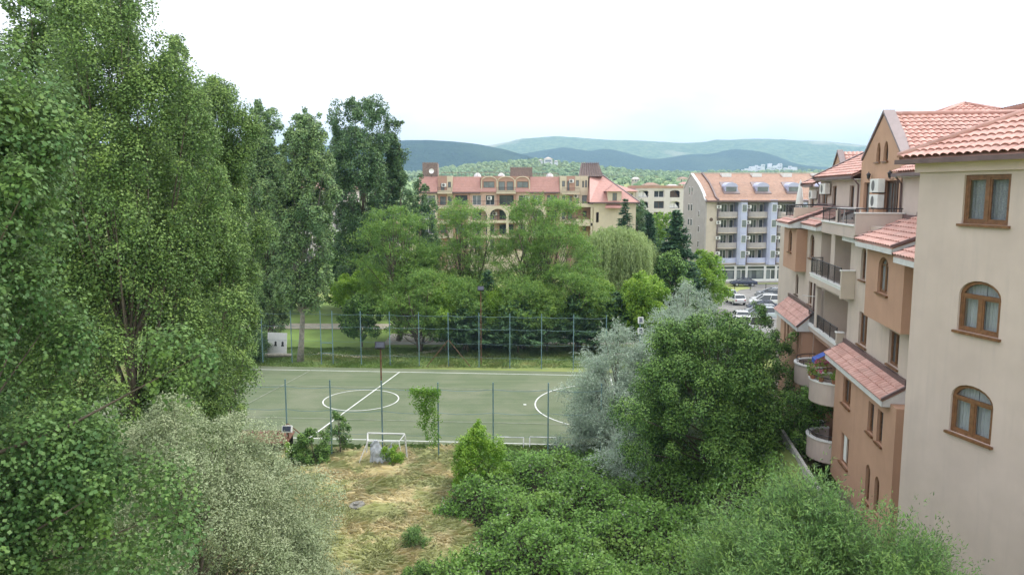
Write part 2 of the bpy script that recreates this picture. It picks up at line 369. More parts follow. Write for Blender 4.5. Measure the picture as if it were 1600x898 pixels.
# kerb round the pitch
def strip(pts, w, z, name='field_marking', mat='line', closed=False, **kw):
    mb = MB(); P = [Vector((*p, 0)) for p in pts]; n = len(P); L = []; Rr = []
    for i, p in enumerate(P):
        a = P[(i-1) % n] if (closed or i) else p; c = P[(i+1) % n] if (closed or i < n-1) else p
        d = (c-a).normalized(); q = Vector((-d.y, d.x, 0))*w/2; L.append(p+q); Rr.append(p-q)
    mb.v = [(q.x, q.y, z) for q in L] + [(q.x, q.y, z) for q in Rr]
    for i in range(n if closed else n-1): j = (i+1) % n; mb.f.append((i+n, j+n, j, i))
    return mb.build(name, mat, kind='structure', **kw)
GX = 7.6; CY = 58.2
strip([(-32, far_y(-32)), (GX, far_y(GX))], .10, .008)
strip([(-32, near_y(-32)), (GX, near_y(GX))], .10, .012)
strip([(GX, near_y(GX)), (GX+1.2, far_y(GX+1.2))], .10, .016)
strip([(-13.65, near_y(-13.65)), (-10.3, far_y(-10.3))], .10, .020)
strip([(-12 + 2.95*math.cos(a), 59.5 + 3.05*math.sin(a)) for a in np.linspace(0, 2*math.pi, 65)[:-1]], .09, .024, closed=True)
strip([(8.1 + 6.3*math.cos(a), 58.0 + 6.5*math.sin(a)) for a in np.linspace(R(88), R(272), 41)], .10, .028)
flat('penalty_spot', [(1.0+.13*math.cos(a), 58.1+.13*math.sin(a)) for a in np.linspace(0, 6.28, 17)[:-1]], .032, M['line'])
dl = plain('faded line', (.26, .28, .22), .9, var=.3, scale=2)
M['faded'] = dl
for yy_ in (54.2, 63.4): strip([(-33, yy_ + SL*-21), (GX, yy_ + SL*19)], .07, .036, mat='faded')
strip([(-22, near_y(-22)), (-18.6, far_y(-18.6))], .07, .040, mat='faded')
# paths, road, car park
pm = plain('pale gravel path', (.40, .36, .28), .95, var=.2, scale=2)
flat('path', [(-60, 92), (26, 90), (26, 93.5), (-60, 96)], .012, pm)
flat('path', [(-21, 77), (-13.5, 74.5), (-6, 79), (-6.3, 80), (-13.8, 75.6), (-21, 78)], .014, pm)
flat('paving', [(-14, 81.5), (14, 82), (14, 88), (-14, 88)], .010, plain('pale paving', (.36, .33, .29), .95, var=.2, scale=1))
am = plain('worn asphalt', (.20, .195, .185), .9, var=.2, scale=.6)
LOT = [(20, 68), (26, 68), (27.5, 84), (52, 128), (52, 136.2), (18, 136.2), (18, 90)]
lx = np.linspace(17, 30, 14); ly = np.linspace(60, 137, 40)
def lotz(x, y): return zg(x, y) + .03
lot = MB(); ny, nx_ = 40, 12
for j in range(ny):
    yy = 58 + (136-58)*j/(ny-1); xr = 10.9+.153*yy-1.9 if yy < 62 else (19 + (yy-62)*.49 if yy < 130 else 54); xl = xr-13 if yy > 70 else xr-6
    for i in range(nx_): xx = xl + (xr-xl)*i/(nx_-1); lot.v.append((xx, yy, float(lotz(xx, yy))))
for j in range(ny-1):
    for i in range(nx_-1): a = j*nx_+i; lot.f.append((a, a+1, a+nx_+1, a+nx_))
lot.build('car_park', am, None, True, kind='structure')
kb = MB()
for j in range(30):
    y0 = 24+j*.95; y1 = y0+.93; xx = 10.9+.153*y0-2.65; z = float(zg(xx-.3, y0))
    kb.slab([(xx, y0, z-2.6), (xx+.16, y0, z-2.6), (xx+.16, y0, z+.22), (xx, y0, z+.22)], (.145, .95, 0))
kb.build('low_wall', 'concrete', label='long pale concrete edging wall along the terracotta facade at ground level', cat='wall')

# hills
def hill(name, prof, Rr, w, c1, c2, c3, scale=.004, rough=.10, n=150):
    px = np.array([p[0] for p in prof], float); zz = np.array([16.5 + (298-p[1])/1200*Rr for p in prof])
    az = np.linspace(px[0], px[-1], n); zs = np.interp(az, px, zz); k = np.array([1, 2, 3, 2, 1])/9; zs = np.convolve(np.pad(zs, 2, 'edge'), k, 'valid')
    th = (az-800)/1200; rows = 26; mb = MB(); rng = np.random.default_rng(int(Rr)); ph = rng.uniform(0, 6, 14); fr = rng.uniform(2, 30, 14)
    for j in range(rows):
        f = j/(rows-1); y = Rr - w + 1.7*w*f; s = math.sin(min(1, f/.6)*math.pi/2)**1.1 if f < .6 else math.cos((f-.6)/.4*math.pi/2)
        for i in range(n):
            nzv = sum(math.sin(fr[q]*th[i]*9 + ph[q] + y/w*(1+q % 4)*3) for q in range(14))/14
            e = 1 + rough*nzv*(1-abs(f-.6)/.6)*(1.5 if f < .58 else 0)
            zb = 36
            mb.v.append((th[i]*y, y, zb + (zs[i]*(y/Rr) - zb)*s*e))
    for j in range(rows-1):
        for i in range(n-1): a = j*n+i; mb.f.append((a, a+1, a+n+1, a+n))
    m = bpy.data.materials.new(name + ' cover'); t, b = nodes(m)
    o1, f1 = noise_mix(t, c1, c2, scale*15, 8, lo=.42, hi=.58)
    o2, _ = noise_mix(t, o1, c3, scale, 8, lo=.54, hi=.66)
    t.links.new(o2, b.inputs['Base Color']); b.inputs['Roughness'].default_value = 1; b.inputs['Specular IOR Level'].default_value = 0
    bp = t.nodes.new('ShaderNodeBump'); bp.inputs['Strength'].default_value = 1; bp.inputs['Distance'].default_value = 30
    t.links.new(f1, bp.inputs['Height']); t.links.new(bp.outputs['Normal'], b.inputs['Normal'])
    return mb.build('hill', m, None, True, kind='structure')
hill('back', [(200, 238), (560, 236), (760, 230), (800, 222), (850, 215.5), (870, 215), (900, 217), (950, 221), (1000, 221.5), (1060, 226), (1120, 222), (1150, 219.5), (1185, 218.5), (1250, 222), (1310, 225), (1400, 235), (1900, 250)], 6200, 1500, (.10, .17, .06), (.20, .28, .11), (.44, .44, .28), .0016, .05)
hill('mid', [(700, 262), (800, 246), (824, 240), (870, 233), (890, 231), (905, 237), (922, 239), (943, 232), (975, 240), (1015, 251), (1050, 246), (1083, 241), (1100, 244), (1138, 234), (1185, 238), (1215, 248), (1240, 258), (1300, 264), (1900, 266)], 4700, 700, (.035, .07, .034), (.055, .095, .042), (.075, .12, .05), .003, .03)  # forest greens kept extra dark: cloud shadow on these ridges is in the colour
hill('left', [(-500, 240), (200, 236), (560, 228), (640, 220.5), (700, 222), (750, 227), (800, 238), (830, 247), (870, 259), (900, 268), (960, 278)], 3500, 700, (.022, .05, .028), (.036, .072, .034), (.05, .09, .04), .003, .03)  # dark forest tones also paint in the cloud shade lying over this hill
HILL_NEAR = hill('near', [(560, 290), (640, 276), (700, 264), (760, 257), (830, 252), (850, 251), (880, 255), (940, 263), (1000, 269), (1100, 274), (1250, 280)], 1700, 420, (.20, .27, .09), (.27, .33, .12), (.38, .38, .19), .010, .05)

hill('town', [(1080, 276), (1130, 269), (1175, 261), (1205, 258), (1240, 261), (1290, 267), (1350, 272)], 3600, 330, (.03, .06, .03), (.06, .10, .04), (.09, .13, .05), .004, .05, 60)

# ------------------------------------------------------------------ vegetation
def mesh_np(name, V, F, mat, parent=None, n=4, **kw):
    me = bpy.data.meshes.new(name); me.vertices.add(len(V)); me.vertices.foreach_set('co', np.ascontiguousarray(V, np.float32).ravel())
    me.loops.add(F.size); me.loops.foreach_set('vertex_index', np.ascontiguousarray(F, np.int32).ravel())
    me.polygons.add(len(F)); me.polygons.foreach_set('loop_start', np.arange(0, F.size, n, dtype=np.int32))
    if foliage.tip is not None and len(foliage.tip) == len(F):
        at_ = me.attributes.new('tip', 'FLOAT', 'FACE'); at_.data.foreach_set('value', foliage.tip.astype(np.float32)); foliage.tip = None
    me.update(calc_edges=True); me.materials.append(M[mat] if isinstance(mat, str) else mat)
    o = bpy.data.objects.new(name, me); COL.objects.link(o)
    if parent is not None: o.parent = parent
    tag(o, **kw); return o
def unit(a): return a/np.maximum(1e-6, np.linalg.norm(a, axis=1, keepdims=True))
def leaf_quads(P, A, N, L, W):          # base, axis, normal hint, length, width
    S = unit(np.cross(A, N)); N2 = np.cross(S, A)
    L = L[:, None]; W = W[:, None]
    V = np.stack([P, P + A*L*.45 + S*W*.5 - N2*W*.12, P + A*L, P + A*L*.45 - S*W*.5 - N2*W*.12], 1)
    return V.reshape(-1, 3), np.arange(len(P)*4).reshape(-1, 4)
def foliage(C, CR, n_total, leaf, asp, rng, ez=1., up=.5, out=.6, hang=0., twig=.55, fill=.55, per=16, slen=1.0, droop=0., spread=1.0):
    # leafy shoots fanning out of each clump: C centres (k,3), CR radii (k,)
    k = len(C); w = CR**2; cnt = rng.multinomial(max(1, n_total//per), w/w.sum()); idx = np.repeat(np.arange(k), cnt); m = len(idx)
    ax_ = C*np.array([1, 1, 0]); ax_ = unit(ax_ + 1e-4)
    D = rng.normal(size=(m, 3)); D = unit(D)*.95 + ax_[idx]*.45 + np.array([0, 0, up]); D = unit(D)
    st = C[idx] + rng.normal(size=(m, 3))*(CR[idx]*(1-fill)*.75)[:, None]*np.array([1, 1, ez])
    ln = CR[idx]*(.55+.75*rng.random(m))*slen
    s = rng.random((m, per))*.92 + .08
    sz = np.array([1, 1, ez])
    P = st[:, None, :] + (D*sz)[:, None, :]*(ln[:, None]*s)[:, :, None] + np.array([0, 0, -1.])*(droop*ln[:, None]*s**2)[:, :, None]
    P = P.reshape(-1, 3); s = s.ravel(); Dd = np.repeat(D, per, 0); q = len(P)
    P = P + rng.normal(size=(q, 3))*(leaf*twig*spread*(1.25-.6*s))[:, None]
    A = unit(Dd*out + rng.normal(size=(q, 3))*.75 + np.array([0, 0, -hang]))
    N = unit(rng.normal(size=(q, 3))*.5 + Dd*.4 + np.array([0, 0, up+.1]))
    L = leaf*(.6 + .6*rng.random(q))*(1.1-.3*s); V, F = leaf_quads(P, A, N, L, L*asp)
    foliage.tip = np.clip((s-.45)/.55, 0, 1)**1.5*rng.random(q)**.7; return V, F
foliage.tip = None
def tufts(C, CR, n_total, leaf, asp, rng, ez=1., up=.5, hang=.2, fill=.5, tr=.38, per=80, stretch=1.25):
    # rounded tufts of leaves set over each clump, each tuft a small shell of leaves facing outwards
    k = len(C); w = CR**2; cnt = rng.multinomial(max(1, n_total//per), w/w.sum()); idx = np.repeat(np.arange(k), cnt); m = len(idx)
    ax_ = unit(C*np.array([1, 1, 0]) + 1e-4)
    D = unit(rng.normal(size=(m, 3))); D = unit(D + ax_[idx]*.35 + np.array([0, 0, up*.5]))
    tc_ = C[idx] + D*(CR[idx]*(fill + (1-fill)*rng.random(m)**.5))[:, None]*np.array([1, 1, ez])
    rt = CR[idx]*tr*(.6+.8*rng.random(m)); q = m*per
    E = unit(rng.normal(size=(q, 3)) + np.array([0, 0, .35])); rr = (.5+.55*rng.random(q)**.5)*np.repeat(rt, per)
    top = np.clip(E[:, 2], 0, 1)
    P = np.repeat(tc_, per, 0) + E*rr[:, None]*np.array([1, 1, stretch]) + rng.normal(size=(q, 3))*leaf*.25
    N = unit(E*.9 + np.array([0, 0, .35]) + rng.normal(size=(q, 3))*.38)
    A = unit(np.cross(N, rng.normal(size=(q, 3)))*.8 + E*.35 + np.array([0, 0, -hang]) + rng.normal(size=(q, 3))*.2)
    L = leaf*(.6+.65*rng.random(q)); V, F = leaf_quads(P, A, N, L, L*asp)
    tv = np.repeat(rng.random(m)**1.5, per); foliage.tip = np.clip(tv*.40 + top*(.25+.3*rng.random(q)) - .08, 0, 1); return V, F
def trunk_mesh(mb, base, top, r0, r1, rng, n=8, bend=.3):
    pts = []; rs = []
    for i in range(n):
        f = i/(n-1); o = np.array([math.sin(f*5+rng.random())*bend*f, math.cos(f*4)*bend*f-bend*f, 0])
        pts.append(tuple(np.array(base)*(1-f) + np.array(top)*f + o)); rs.append(r0*(1-f) + r1*f + (.35*r0 if i == 0 else 0))
    mb.tube(pts, rs, 7); return pts
def tree(name, label, cat, x, y, H, prof, Rm, leafm, n_leaf, leaf=.1, asp=.75, nclump=60, cr=.7, ez=1.2, seed=0, bark='bark', group=None,
         up=.5, out=.6, hang=0, z0=None, r0=.22, limbs=40, jitter=.22, inner=.45, trunk_top=.74, fill=.55, squash=(1, 1), twig=.55, rise=.55, lean=(0, 0), stems=1, slen=1.15, droop=0., shoots=False, tr=.38):
    rng = np.random.default_rng(seed+11); z0 = float(zg(x, y)) if z0 is None else z0
    root = thing(name, (x, y, z0), label, cat, group)
    pt = np.array([p[0] for p in prof]); pr = np.array([p[1] for p in prof])
    # clumps
    tt = rng.random(nclump*6)*(pt[-1]-pt[0]) + pt[0]; rr = np.interp(tt, pt, pr); keep = rng.random(len(tt)) < (rr/rr.max())**1.0*.95+.05
    tt = tt[keep][:nclump]; k = len(tt); rr = np.interp(tt, pt, pr)*Rm
    a = rng.random(k)*2*math.pi; lob = 1 + jitter*np.sin(a*3+rng.random()*6+tt*5) + jitter*.6*rng.normal(size=k)
    rad = np.clip(rr*lob - cr*.95, 0.05, None)*(inner + (1-inner)*rng.random(k)**.5)
    C = np.stack([np.cos(a)*rad*squash[0] + lean[0]*tt, np.sin(a)*rad*squash[1] + lean[1]*tt, tt*H], 1)
    CR = cr*(.65 + .7*rng.random(k))*np.clip(rr/(Rm*.6), .6, 1.1)
    C[:, 2] = np.minimum(C[:, 2], H*pt[-1] - CR*ez*.8)
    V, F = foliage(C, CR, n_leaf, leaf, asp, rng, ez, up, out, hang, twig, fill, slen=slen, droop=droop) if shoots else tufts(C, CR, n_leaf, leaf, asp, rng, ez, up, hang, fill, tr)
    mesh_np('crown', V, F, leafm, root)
    tb = MB(); tops = H*trunk_top; st = []
    for s_ in range(stems):
        ox = (0, 0, 0) if stems == 1 else (rng.normal()*.25, rng.normal()*.25, 0)
        tp = (lean[0]*.8 + (0 if stems == 1 else rng.normal()*Rm*.35), lean[1]*.8 + (0 if stems == 1 else rng.normal()*Rm*.35), tops)
        st.append(trunk_mesh(tb, (ox[0], ox[1], -.4), tp, r0/(stems**.5), r0*.15, rng, bend=min(.3, Rm*.08)))
    order = rng.permutation(k)[:limbs]
    for i in order:
        c = C[i]; pts = st[i % stems]; zb = max(c[2]*rise, H*pt[0]*.5); j = min(range(len(pts)), key=lambda q: abs(pts[q][2]-zb)); p = np.array(pts[j])
        mid = p*.45 + c*.55 + np.array([0, 0, -abs(c[2]-p[2])*.12]) + rng.normal(size=3)*.1
        rb = min(.07, r0*(.13 + .2*(1-zb/H))); tb.tube([p, mid, c, c + (c-mid)*.2], [rb, rb*.55, rb*.22, rb*.06], 5, False)
    tb.build('trunk', bark, root, True)
    return root
# ------------------------------------------------------------------ right-hand buildings
def shift(o, dz=0): return o
# long terracotta and beige block (local x runs towards the camera, y into the building)
DX, DY = 10.9 + 60*.15124 - .6*.9885, 60*.9885 + .6*.15124
D = thing('apartment_building', (DX, DY, 0), 'long terracotta and beige apartment block with stepped tiled roofs receding on the right', 'building', xdir=(-.15124, -.9885))
def U(u): return 60-u
MB().wall(rect(U(35.78), 35, .8, 15.0), [arch(U(34.25), U(33.55), 12.6, 14.05, .35), rect(U(34.05), U(32.85), 9.75, 11.2), rect(U(30.0), U(28.85), 9.75, 11.1)], 0, .22, 12).build('wall', 'beige2', D)
window(D, U(34.25), U(33.55), 12.6, 14.05, 0, 'wood', .35, 0, name='window')
window(D, U(34.05), U(32.85), 9.75, 11.2, 0, 'wood', 0, 1)
window(D, U(30.0), U(28.85), 9.75, 11.1, 0, 'wood', 0, 1)
lg = [rect(U(38.75), U(35.9), 12.0, 14.3), rect(U(41.56), U(39.51), 12.0, 14.3), rect(U(40.34), U(35.9), 9.15, 11.35), rect(U(42.1), U(40.93), 9.15, 11.35)]
MB().wall(rect(U(42.2), U(35.78), 8.75, 15.0), lg, 0, 1.5, 12).build('wall', 'beige2', D)
lo = [rect(U(42.1), U(38.95), 6.35, 8.5), rect(U(38.55), U(35.3), 6.35, 8.5), rect(U(42.1), U(38.95), 3.6, 5.75), rect(U(38.55), U(35.3), 3.6, 5.75)]
MB().wall(rect(U(42.2), U(35.1), 2.6, 8.74), lo, 0, 1.5, 12).build('wall', 'orange', D)
bb = MB()
for (a, c, z0, z1) in [(35.9, 38.75, 12.0, 14.3), (39.51, 41.56, 12.0, 14.3), (35.9, 40.34, 9.15, 11.35), (40.93, 42.1, 9.15, 11.35)]:
    bb.box(U(c)-.02, U(a)+.02, 1.42, 1.5, z0-.02, z1+.02)
bb.build('loggia_back', 'palebeige', D)
bb = MB()
for (a, c, z0, z1) in [(35.3, 38.55, 6.35, 8.5), (38.95, 42.1, 6.35, 8.5), (35.3, 38.55, 3.6, 5.75), (38.95, 42.1, 3.6, 5.75)]:
    bb.box(U(c)-.02, U(a)+.02, 1.42, 1.5, z0-.02, z1+.02)
bb.build('loggia_back', 'orange', D)
for (a, c, z0) in [(36.6, 38.4, 12.05), (39.8, 41.2, 12.05), (36.8, 38.6, 9.2), (36.0, 38.0, 6.4), (39.4, 41.2, 6.4), (36.0, 38.0, 3.65), (39.4, 41.2, 3.65)]:
    window(D, U(c), U(a), z0, z0+2.0, 1.22, 'darkwood', 0, 1, False, depth=.1, name='balcony_door')
MB().wall(rect(U(53), U(42.2), .8, 15.0), [arch(U(44.2), U(43.1), 12.72, 14.05, .4), rect(U(43.95), U(43.1), 10.1, 11.4), arch(U(47.5), U(46.7), 10.2, 11.45, .35)], 0, .22, 12).build('wall', 'beige2', D)
window(D, U(44.2), U(43.1), 12.72, 14.05, 0, 'wood', .4, 1); window(D, U(43.95), U(43.1), 10.1, 11.4, 0, 'wood', 0, 0); window(D, U(47.5), U(46.7), 10.2, 11.45, 0, 'darkwood', .35, 0)
# bays
def bay(ua, ub, z0, z1, mat, wins):
    b_ = MB().wall(rect(U(ua), U(ub), z0, z1), [shape(U(w[0]), U(w[1]), w[2], w[3], w[4]) for w in wins], -.6, .2, .598)
    o = b_.build('bay', mat, D)
    for w in wins: window(o, U(w[0]), U(w[1]), w[2], w[3], -.6, 'wood', w[4], w[5], glass=w[6] if len(w) > 6 else 'glass')
    return o
bay(31.35, 27.0, 11.45, 14.3, 'orange', [(29.85, 28.65, 12.6, 14.0, .45, 1, 'glass2')])
bay(48.5, 44.85, 11.82, 14.3, 'orange', [(47.1, 46.15, 12.85, 14.15, .4, 0)])
lb = bay(35.1, 26.9, 3.3, 8.75, 'orange', [(33.75, 32.55, 7.1, 8.3, 0, 1), (30.05, 29.35, 6.95, 8.2, 0, 0), (28.9, 28.25, 6.9, 8.2, 0, 0), (33.6, 32.4, 4.45, 5.8, 0, 1), (29.9, 29.35, 4.15, 5.68, .27, 0), (28.75, 28.2, 4.15, 5.62, .27, 0)])
MB().box(U(33.5), U(32.95), -.50, -.48, 4.55, 5.72).build('roller_blind', 'curtain', lb)
bay(48.4, 42.35, 3.5, 8.85, 'orange2', [(47.2, 46.75, 7.3, 8.7, 0, 0), (46.3, 45.8, 7.3, 8.7, 0, 0), (43.55, 43.05, 6.9, 8.7, 0, 0), (42.9, 42.45, 6.9, 8.7, 0, 0)])
MB().box(U(34.9), U(27.1), .02, .04, .9, 3.28).box(U(31.6), U(30.9), -.55, -.005, .9, 3.29).build('basement_wall', 'beige2', D)
# skirt roofs over the bays: eave (left,right) to wall
def skirt(ua, ub, ye, ze, yt, zt, ta=None, tb=None, side=True, mat='tile', fasc=True):
    ta = ua if ta is None else ta; tb = ub if tb is None else tb
    o = tile_roof((U(ua), ye, ze), (U(ub), ye, ze), (U(tb), yt, zt), (U(ta), yt, zt)).build('roof', mat, D, True)
    f = MB(); f.box(U(ua)+.02, U(ub)-.02, ye+.02, ye+.06, ze-.24, ze-.045)
    f.slab([(U(ua)+.03, ye+.07, ze-.22), (U(ub)-.03, ye+.07, ze-.22), (U(tb)-.03, yt-.02, ze-.22), (U(ta)+.03, yt-.02, ze-.22)], (0, 0, .03))
    for uu, s in ((ua, 1), (ub, -1)):
        f.add([(U(uu)+s*.02, ye+.03, ze-.24), (U(uu)+s*.02, yt, ze-.24), (U(uu)+s*.02, yt, zt-.08), (U(uu)+s*.02, ye+.03, ze-.05)], [(0, 1, 2, 3)])
    f.build('fascia', 'fascia', o)
    v = MB()
    for uu in (ua, ub):
        v.slab([(U(uu)-.04, ye-.02, ze+.0), (U(uu)+.05, ye-.02, ze+.0), (U(uu)+.05, yt, zt+.0), (U(uu)-.04, yt, zt+.0)], (0, 0, .10))
    v.box(U(ua), U(ub), yt-.14, yt-.03, zt+.01, zt+.20)
    v.build('flashing', 'flash', o); return o
skirt(35.95, 27.55, -.92, 8.86, 0, 9.42)
skirt(48.95, 42.2, -.92, 9.0, 0, 9.85)
skirt(33.45, 31.75, -.45, 14.52, 1.4, 15.30, side=False); skirt(31.6, 27.1, -1.05, 14.50, 1.4, 15.45); skirt(26.9, 24.6, -1.05, 14.25, 1.4, 15.2)
skirt(48.6, 44.75, -1.1, 14.60, 1.4, 15.55); skirt(44.6, 41.0, -.45, 14.62, 1.4, 15.45)
skirt(35.9, 33.6, -.45, 14.46, .2, 14.72)
# terraces and balconies
t1 = MB().box(U(39.1), U(33.4), -.6, 1.4, 14.45, 14.96).build('terrace', 'beige', D)
MB().box(U(39.1), U(33.42), -.66, -.50, 14.965, 15.03).build('coping', 'white', t1)
r_ = MB(); bars(r_, U(39.05), U(36.5), -.57, 15.035, 15.68); bars(r_, U(36.15), U(33.45), -.57, 15.035, 15.68); r_.build('railing', 'iron', t1)
MB().box(U(36.45), U(36.2), -.62, -.45, 15.035, 15.60).build('pillar', 'beige', t1)
MB().box(U(33.39), U(33.22), -.60, 1.38, 14.6, 15.52).build('parapet', 'beige', t1)
MB().box(U(33.43), U(33.18), -.64, 1.37, 15.525, 15.58).build('coping', 'white', t1)
r_ = MB(); r_.tube([(U(33.3), -.6, 15.74), (U(33.3), 1.3, 15.74)], .025); 
for q in (-.5, .1, .7, 1.25): r_.tube([(U(33.3), q, 15.58), (U(33.3), q, 15.74)], .015)
r_.build('railing', 'iron', t1)
t2 = MB().box(U(41.1), U(35.05), -.6, 1.4, 11.72, 11.98).build('balcony', 'beige2', D)
MB().box(U(41.1), U(35.05), -.6, -.45, 11.985, 12.12).box(U(41.12), U(35.0), -.64, -.44, 12.125, 12.18).build('coping', 'white', t2)
r_ = MB(); bars(r_, U(41.05), U(35.2), -.56, 12.19, 12.98); bars(r_, -.5, 0, 0, 12.19, 12.98, along='y', c=U(41.05)); r_.build('railing', 'iron', t2)
MB().box(U(35.16), U(34.98), -.6, -.005, 11.60, 12.86).build('parapet', 'palebeige', t2)
MB().box(U(35.2), U(34.94), -.64, -.005, 12.865, 12.92).build('coping', 'white', t2)
t3 = MB().box(U(42.5), U(36.3), -.3, 1.4, 8.9, 9.13).build('balcony', 'beige2', D)
MB().box(U(42.5), U(36.3), -.34, -.16, 9.135, 9.30).build('coping', 'white', t3)
r_ = MB(); bars(r_, U(42.4), U(40.9), -.27, 9.31, 9.99); bars(r_, U(40.4), U(36.5), -.27, 9.31, 9.99); r_.build('railing', 'iron', t3)
MB().box(U(36.45), U(36.25), -.34, -.005, 9.0, 9.78).build('parapet', 'palebeige', t3)
MB().box(U(36.5), U(36.2), -.38, -.005, 9.785, 9.84).build('coping', 'white', t3)
MB().box(U(40.87), U(40.45), -.335, -.17, 9.305, 11.34).build('pillar', 'beige2', D)
t4 = MB().box(U(48.5), U(46), -.6, 1.4, 14.62, 14.96).build('terrace', 'beige', D)
r_ = MB(); bars(r_, U(48.45), U(46.1), -.55, 14.97, 15.65); bars(r_, -.5, 1.3, 0, 14.97, 15.65, along='y', c=U(48.45)); r_.build('railing', 'iron', t4)
MB().box(U(46.0), U(45.8), -.6, 1.38, 14.8, 15.52).build('parapet', 'palebeige', t4)
r_ = MB(); r_.tube([(U(45.9), -.6, 15.66), (U(45.9), 1.3, 15.66)], .03); r_.build('railing', 'iron', t4)
for (uc, z0, nm) in [(36.75, 6.35, 0), (36.75, 3.55, 1), (40.3, 6.35, 2), (40.3, 3.55, 3)]:
    rr = 1.32 if nm < 2 else 1.3
    b_ = MB().lathe([(.02, 0), (rr-.03, 0), (rr, .04), (rr, 1.05), (rr-.12, 1.05), (rr-.12, .12), (.02, .12)], (U(uc), -.02, z0), 20, math.pi, 2*math.pi).build('round_balcony', 'beige', D, False)
    MB().lathe([(rr+.05, 1.055), (rr+.05, 1.12), (rr-.17, 1.12), (rr-.17, 1.055)], (U(uc), -.02, z0), 24, math.pi, 2*math.pi).build('coping', 'white', b_)
    r_ = MB(); pts = [(U(uc)+(rr-.06)*math.cos(t), -.02+(rr-.06)*math.sin(t), z0+1.33) for t in np.linspace(math.pi, 2*math.pi, 14)]; r_.tube(pts, .025, 5)
    for p in pts[1:-1:2]: r_.tube([p, (p[0], p[1], z0+1.12)], .012, 4)
    r_.build('railing', 'iron', b_)
# top storey set back, gable, roofs
Y1 = 1.4
MB().wall([(U(39.85), 15.0), (U(33.9), 15.0), (U(33.9), 17.2), (U(33.9), 17.95), (U(34.15), 18.1), (U(36.7), 20.0), (U(39.6), 18.05), (U(39.85), 17.9)],
    [rect(U(36.1), U(34.15), 15.02, 16.95), rect(U(39.25), U(38.25), 15.02, 16.9), arch(U(37.55), U(36.95), 17.85, 18.75, .6), arch(U(36.5), U(35.85), 17.85, 18.75, .6)], Y1-.05, .25, 2).build('gable_wall', 'orange2', D)
for a, c, z0, z1, ri, mu in [(36.1, 34.15, 15.02, 16.95, 0, 2), (39.25, 38.25, 15.02, 16.9, 0, 0)]:
    window(D, U(a), U(c), z0, z1, Y1-.05, 'darkwood', ri, mu, False, glass='glass2', name='terrace_door', depth=.14)
for a, c in ((37.55, 36.95), (36.5, 35.85)): window(D, U(a), U(c), 17.85, 18.75, Y1-.05, 'wood', .6, 0, True, bar=.05)
cp = MB()    # gable coping
for (a, za, c, zc) in [(36.7, 20.06, 39.75, 17.98), (36.7, 20.06, 34.0, 18.06)]:
    cp.slab([(U(a), Y1-.12, za), (U(c), Y1-.12, zc), (U(c), Y1-.12, zc+.12), (U(a), Y1-.12, za+.14)], (0, .5, 0))
cp.build('gable_coping', 'flash2', D)
MB().wall(rect(U(48.4), U(39.86), 15.0, 17.1), [rect(U(45.5), U(44.6), 15.1, 16.77), rect(U(41.95), U(41.1), 15.1, 16.77), rect(U(47.9), U(46.6), 15.02, 16.9)], Y1, .2, 11).build('wall', 'beige', D)
window(D, U(45.5), U(44.6), 15.1, 16.77, Y1, 'wood', 0, 0); window(D, U(41.95), U(41.1), 15.1, 16.77, Y1, 'wood', 0, 0); window(D, U(47.9), U(46.6), 15.02, 16.9, Y1, 'wood', 0, 1, False, name='terrace_door', glass='glass2')
MB().wall(rect(U(33.89), 35, 15.0, 17.15), [rect(U(30.6), U(29.6), 15.3, 16.8)], Y1, .2, 11).build('wall', 'beige', D)
window(D, U(30.6), U(29.6), 15.3, 16.8, Y1, 'wood')
def slope(name, p0, p1, p2, p3, mat='tile', parent=None, fas=True):
    o = tile_roof(p0, p1, p2, p3).build(name, mat, parent or D, True)
    if fas:
        MB().slab([(p0[0], p0[1]-.06, p0[2]-.16), (p1[0], p1[1]-.06, p1[2]-.16), (p1[0], p1[1]-.06, p1[2]-.02), (p0[0], p0[1]-.06, p0[2]-.02)], (0, .1, 0)).build('gutter', 'flash', o)
        MB().box(p0[0], p1[0], p0[1]+.08, Y1+.03, p0[2]-.2, p0[2]-.17).build('soffit', 'fascia', o)
    return o
s1 = slope('roof', (U(48.05), .95, 17.27), (U(39.9), .95, 17.27), (U(39.9), 7.4, 20.45), (U(48.05), 7.4, 20.45))
MB().slab([(U(48.3), .85, 17.18), (U(48.0), .85, 17.18), (U(48.0), 7.4, 20.42), (U(48.3), 7.4, 20.42)], (0, 0, .22)).build('verge', 'flash', s1)
MB().add([(U(48.1), Y1, 17.0), (U(48.1), 12, 17.0), (U(48.1), 12, 18.2), (U(48.1), 7.4, 20.35), (U(48.1), Y1, 17.35)], [(0, 1, 2, 3, 4)]).build('gable_wall', 'beige', s1)
slope('roof', (U(33.85), .95, 17.25), (U(24.8), .95, 17.25), (U(24.8), 7.4, 20.4), (U(33.85), 7.4, 20.4))
# gable roof running back
for sgn, ue in ((1, 33.75), (-1, 39.95)):
    a = (U(36.7), Y1+.3, 19.92); b_ = (U(36.7), 10, 19.92); ze = 18.0
    if sgn > 0: tile_roof((U(ue), Y1+.3, ze), (U(ue), 10, ze), b_, a).build('gable_roof', 'tile', D, True)
    else: tile_roof((U(ue), 10, ze), (U(ue), Y1+.3, ze), a, b_).build('gable_roof', 'tile', D, True)
MB().tube([(U(36.7), Y1+.3, 20.0), (U(36.7), 10, 20.0)], .12, 8).build('ridge', 'tile', D, True)
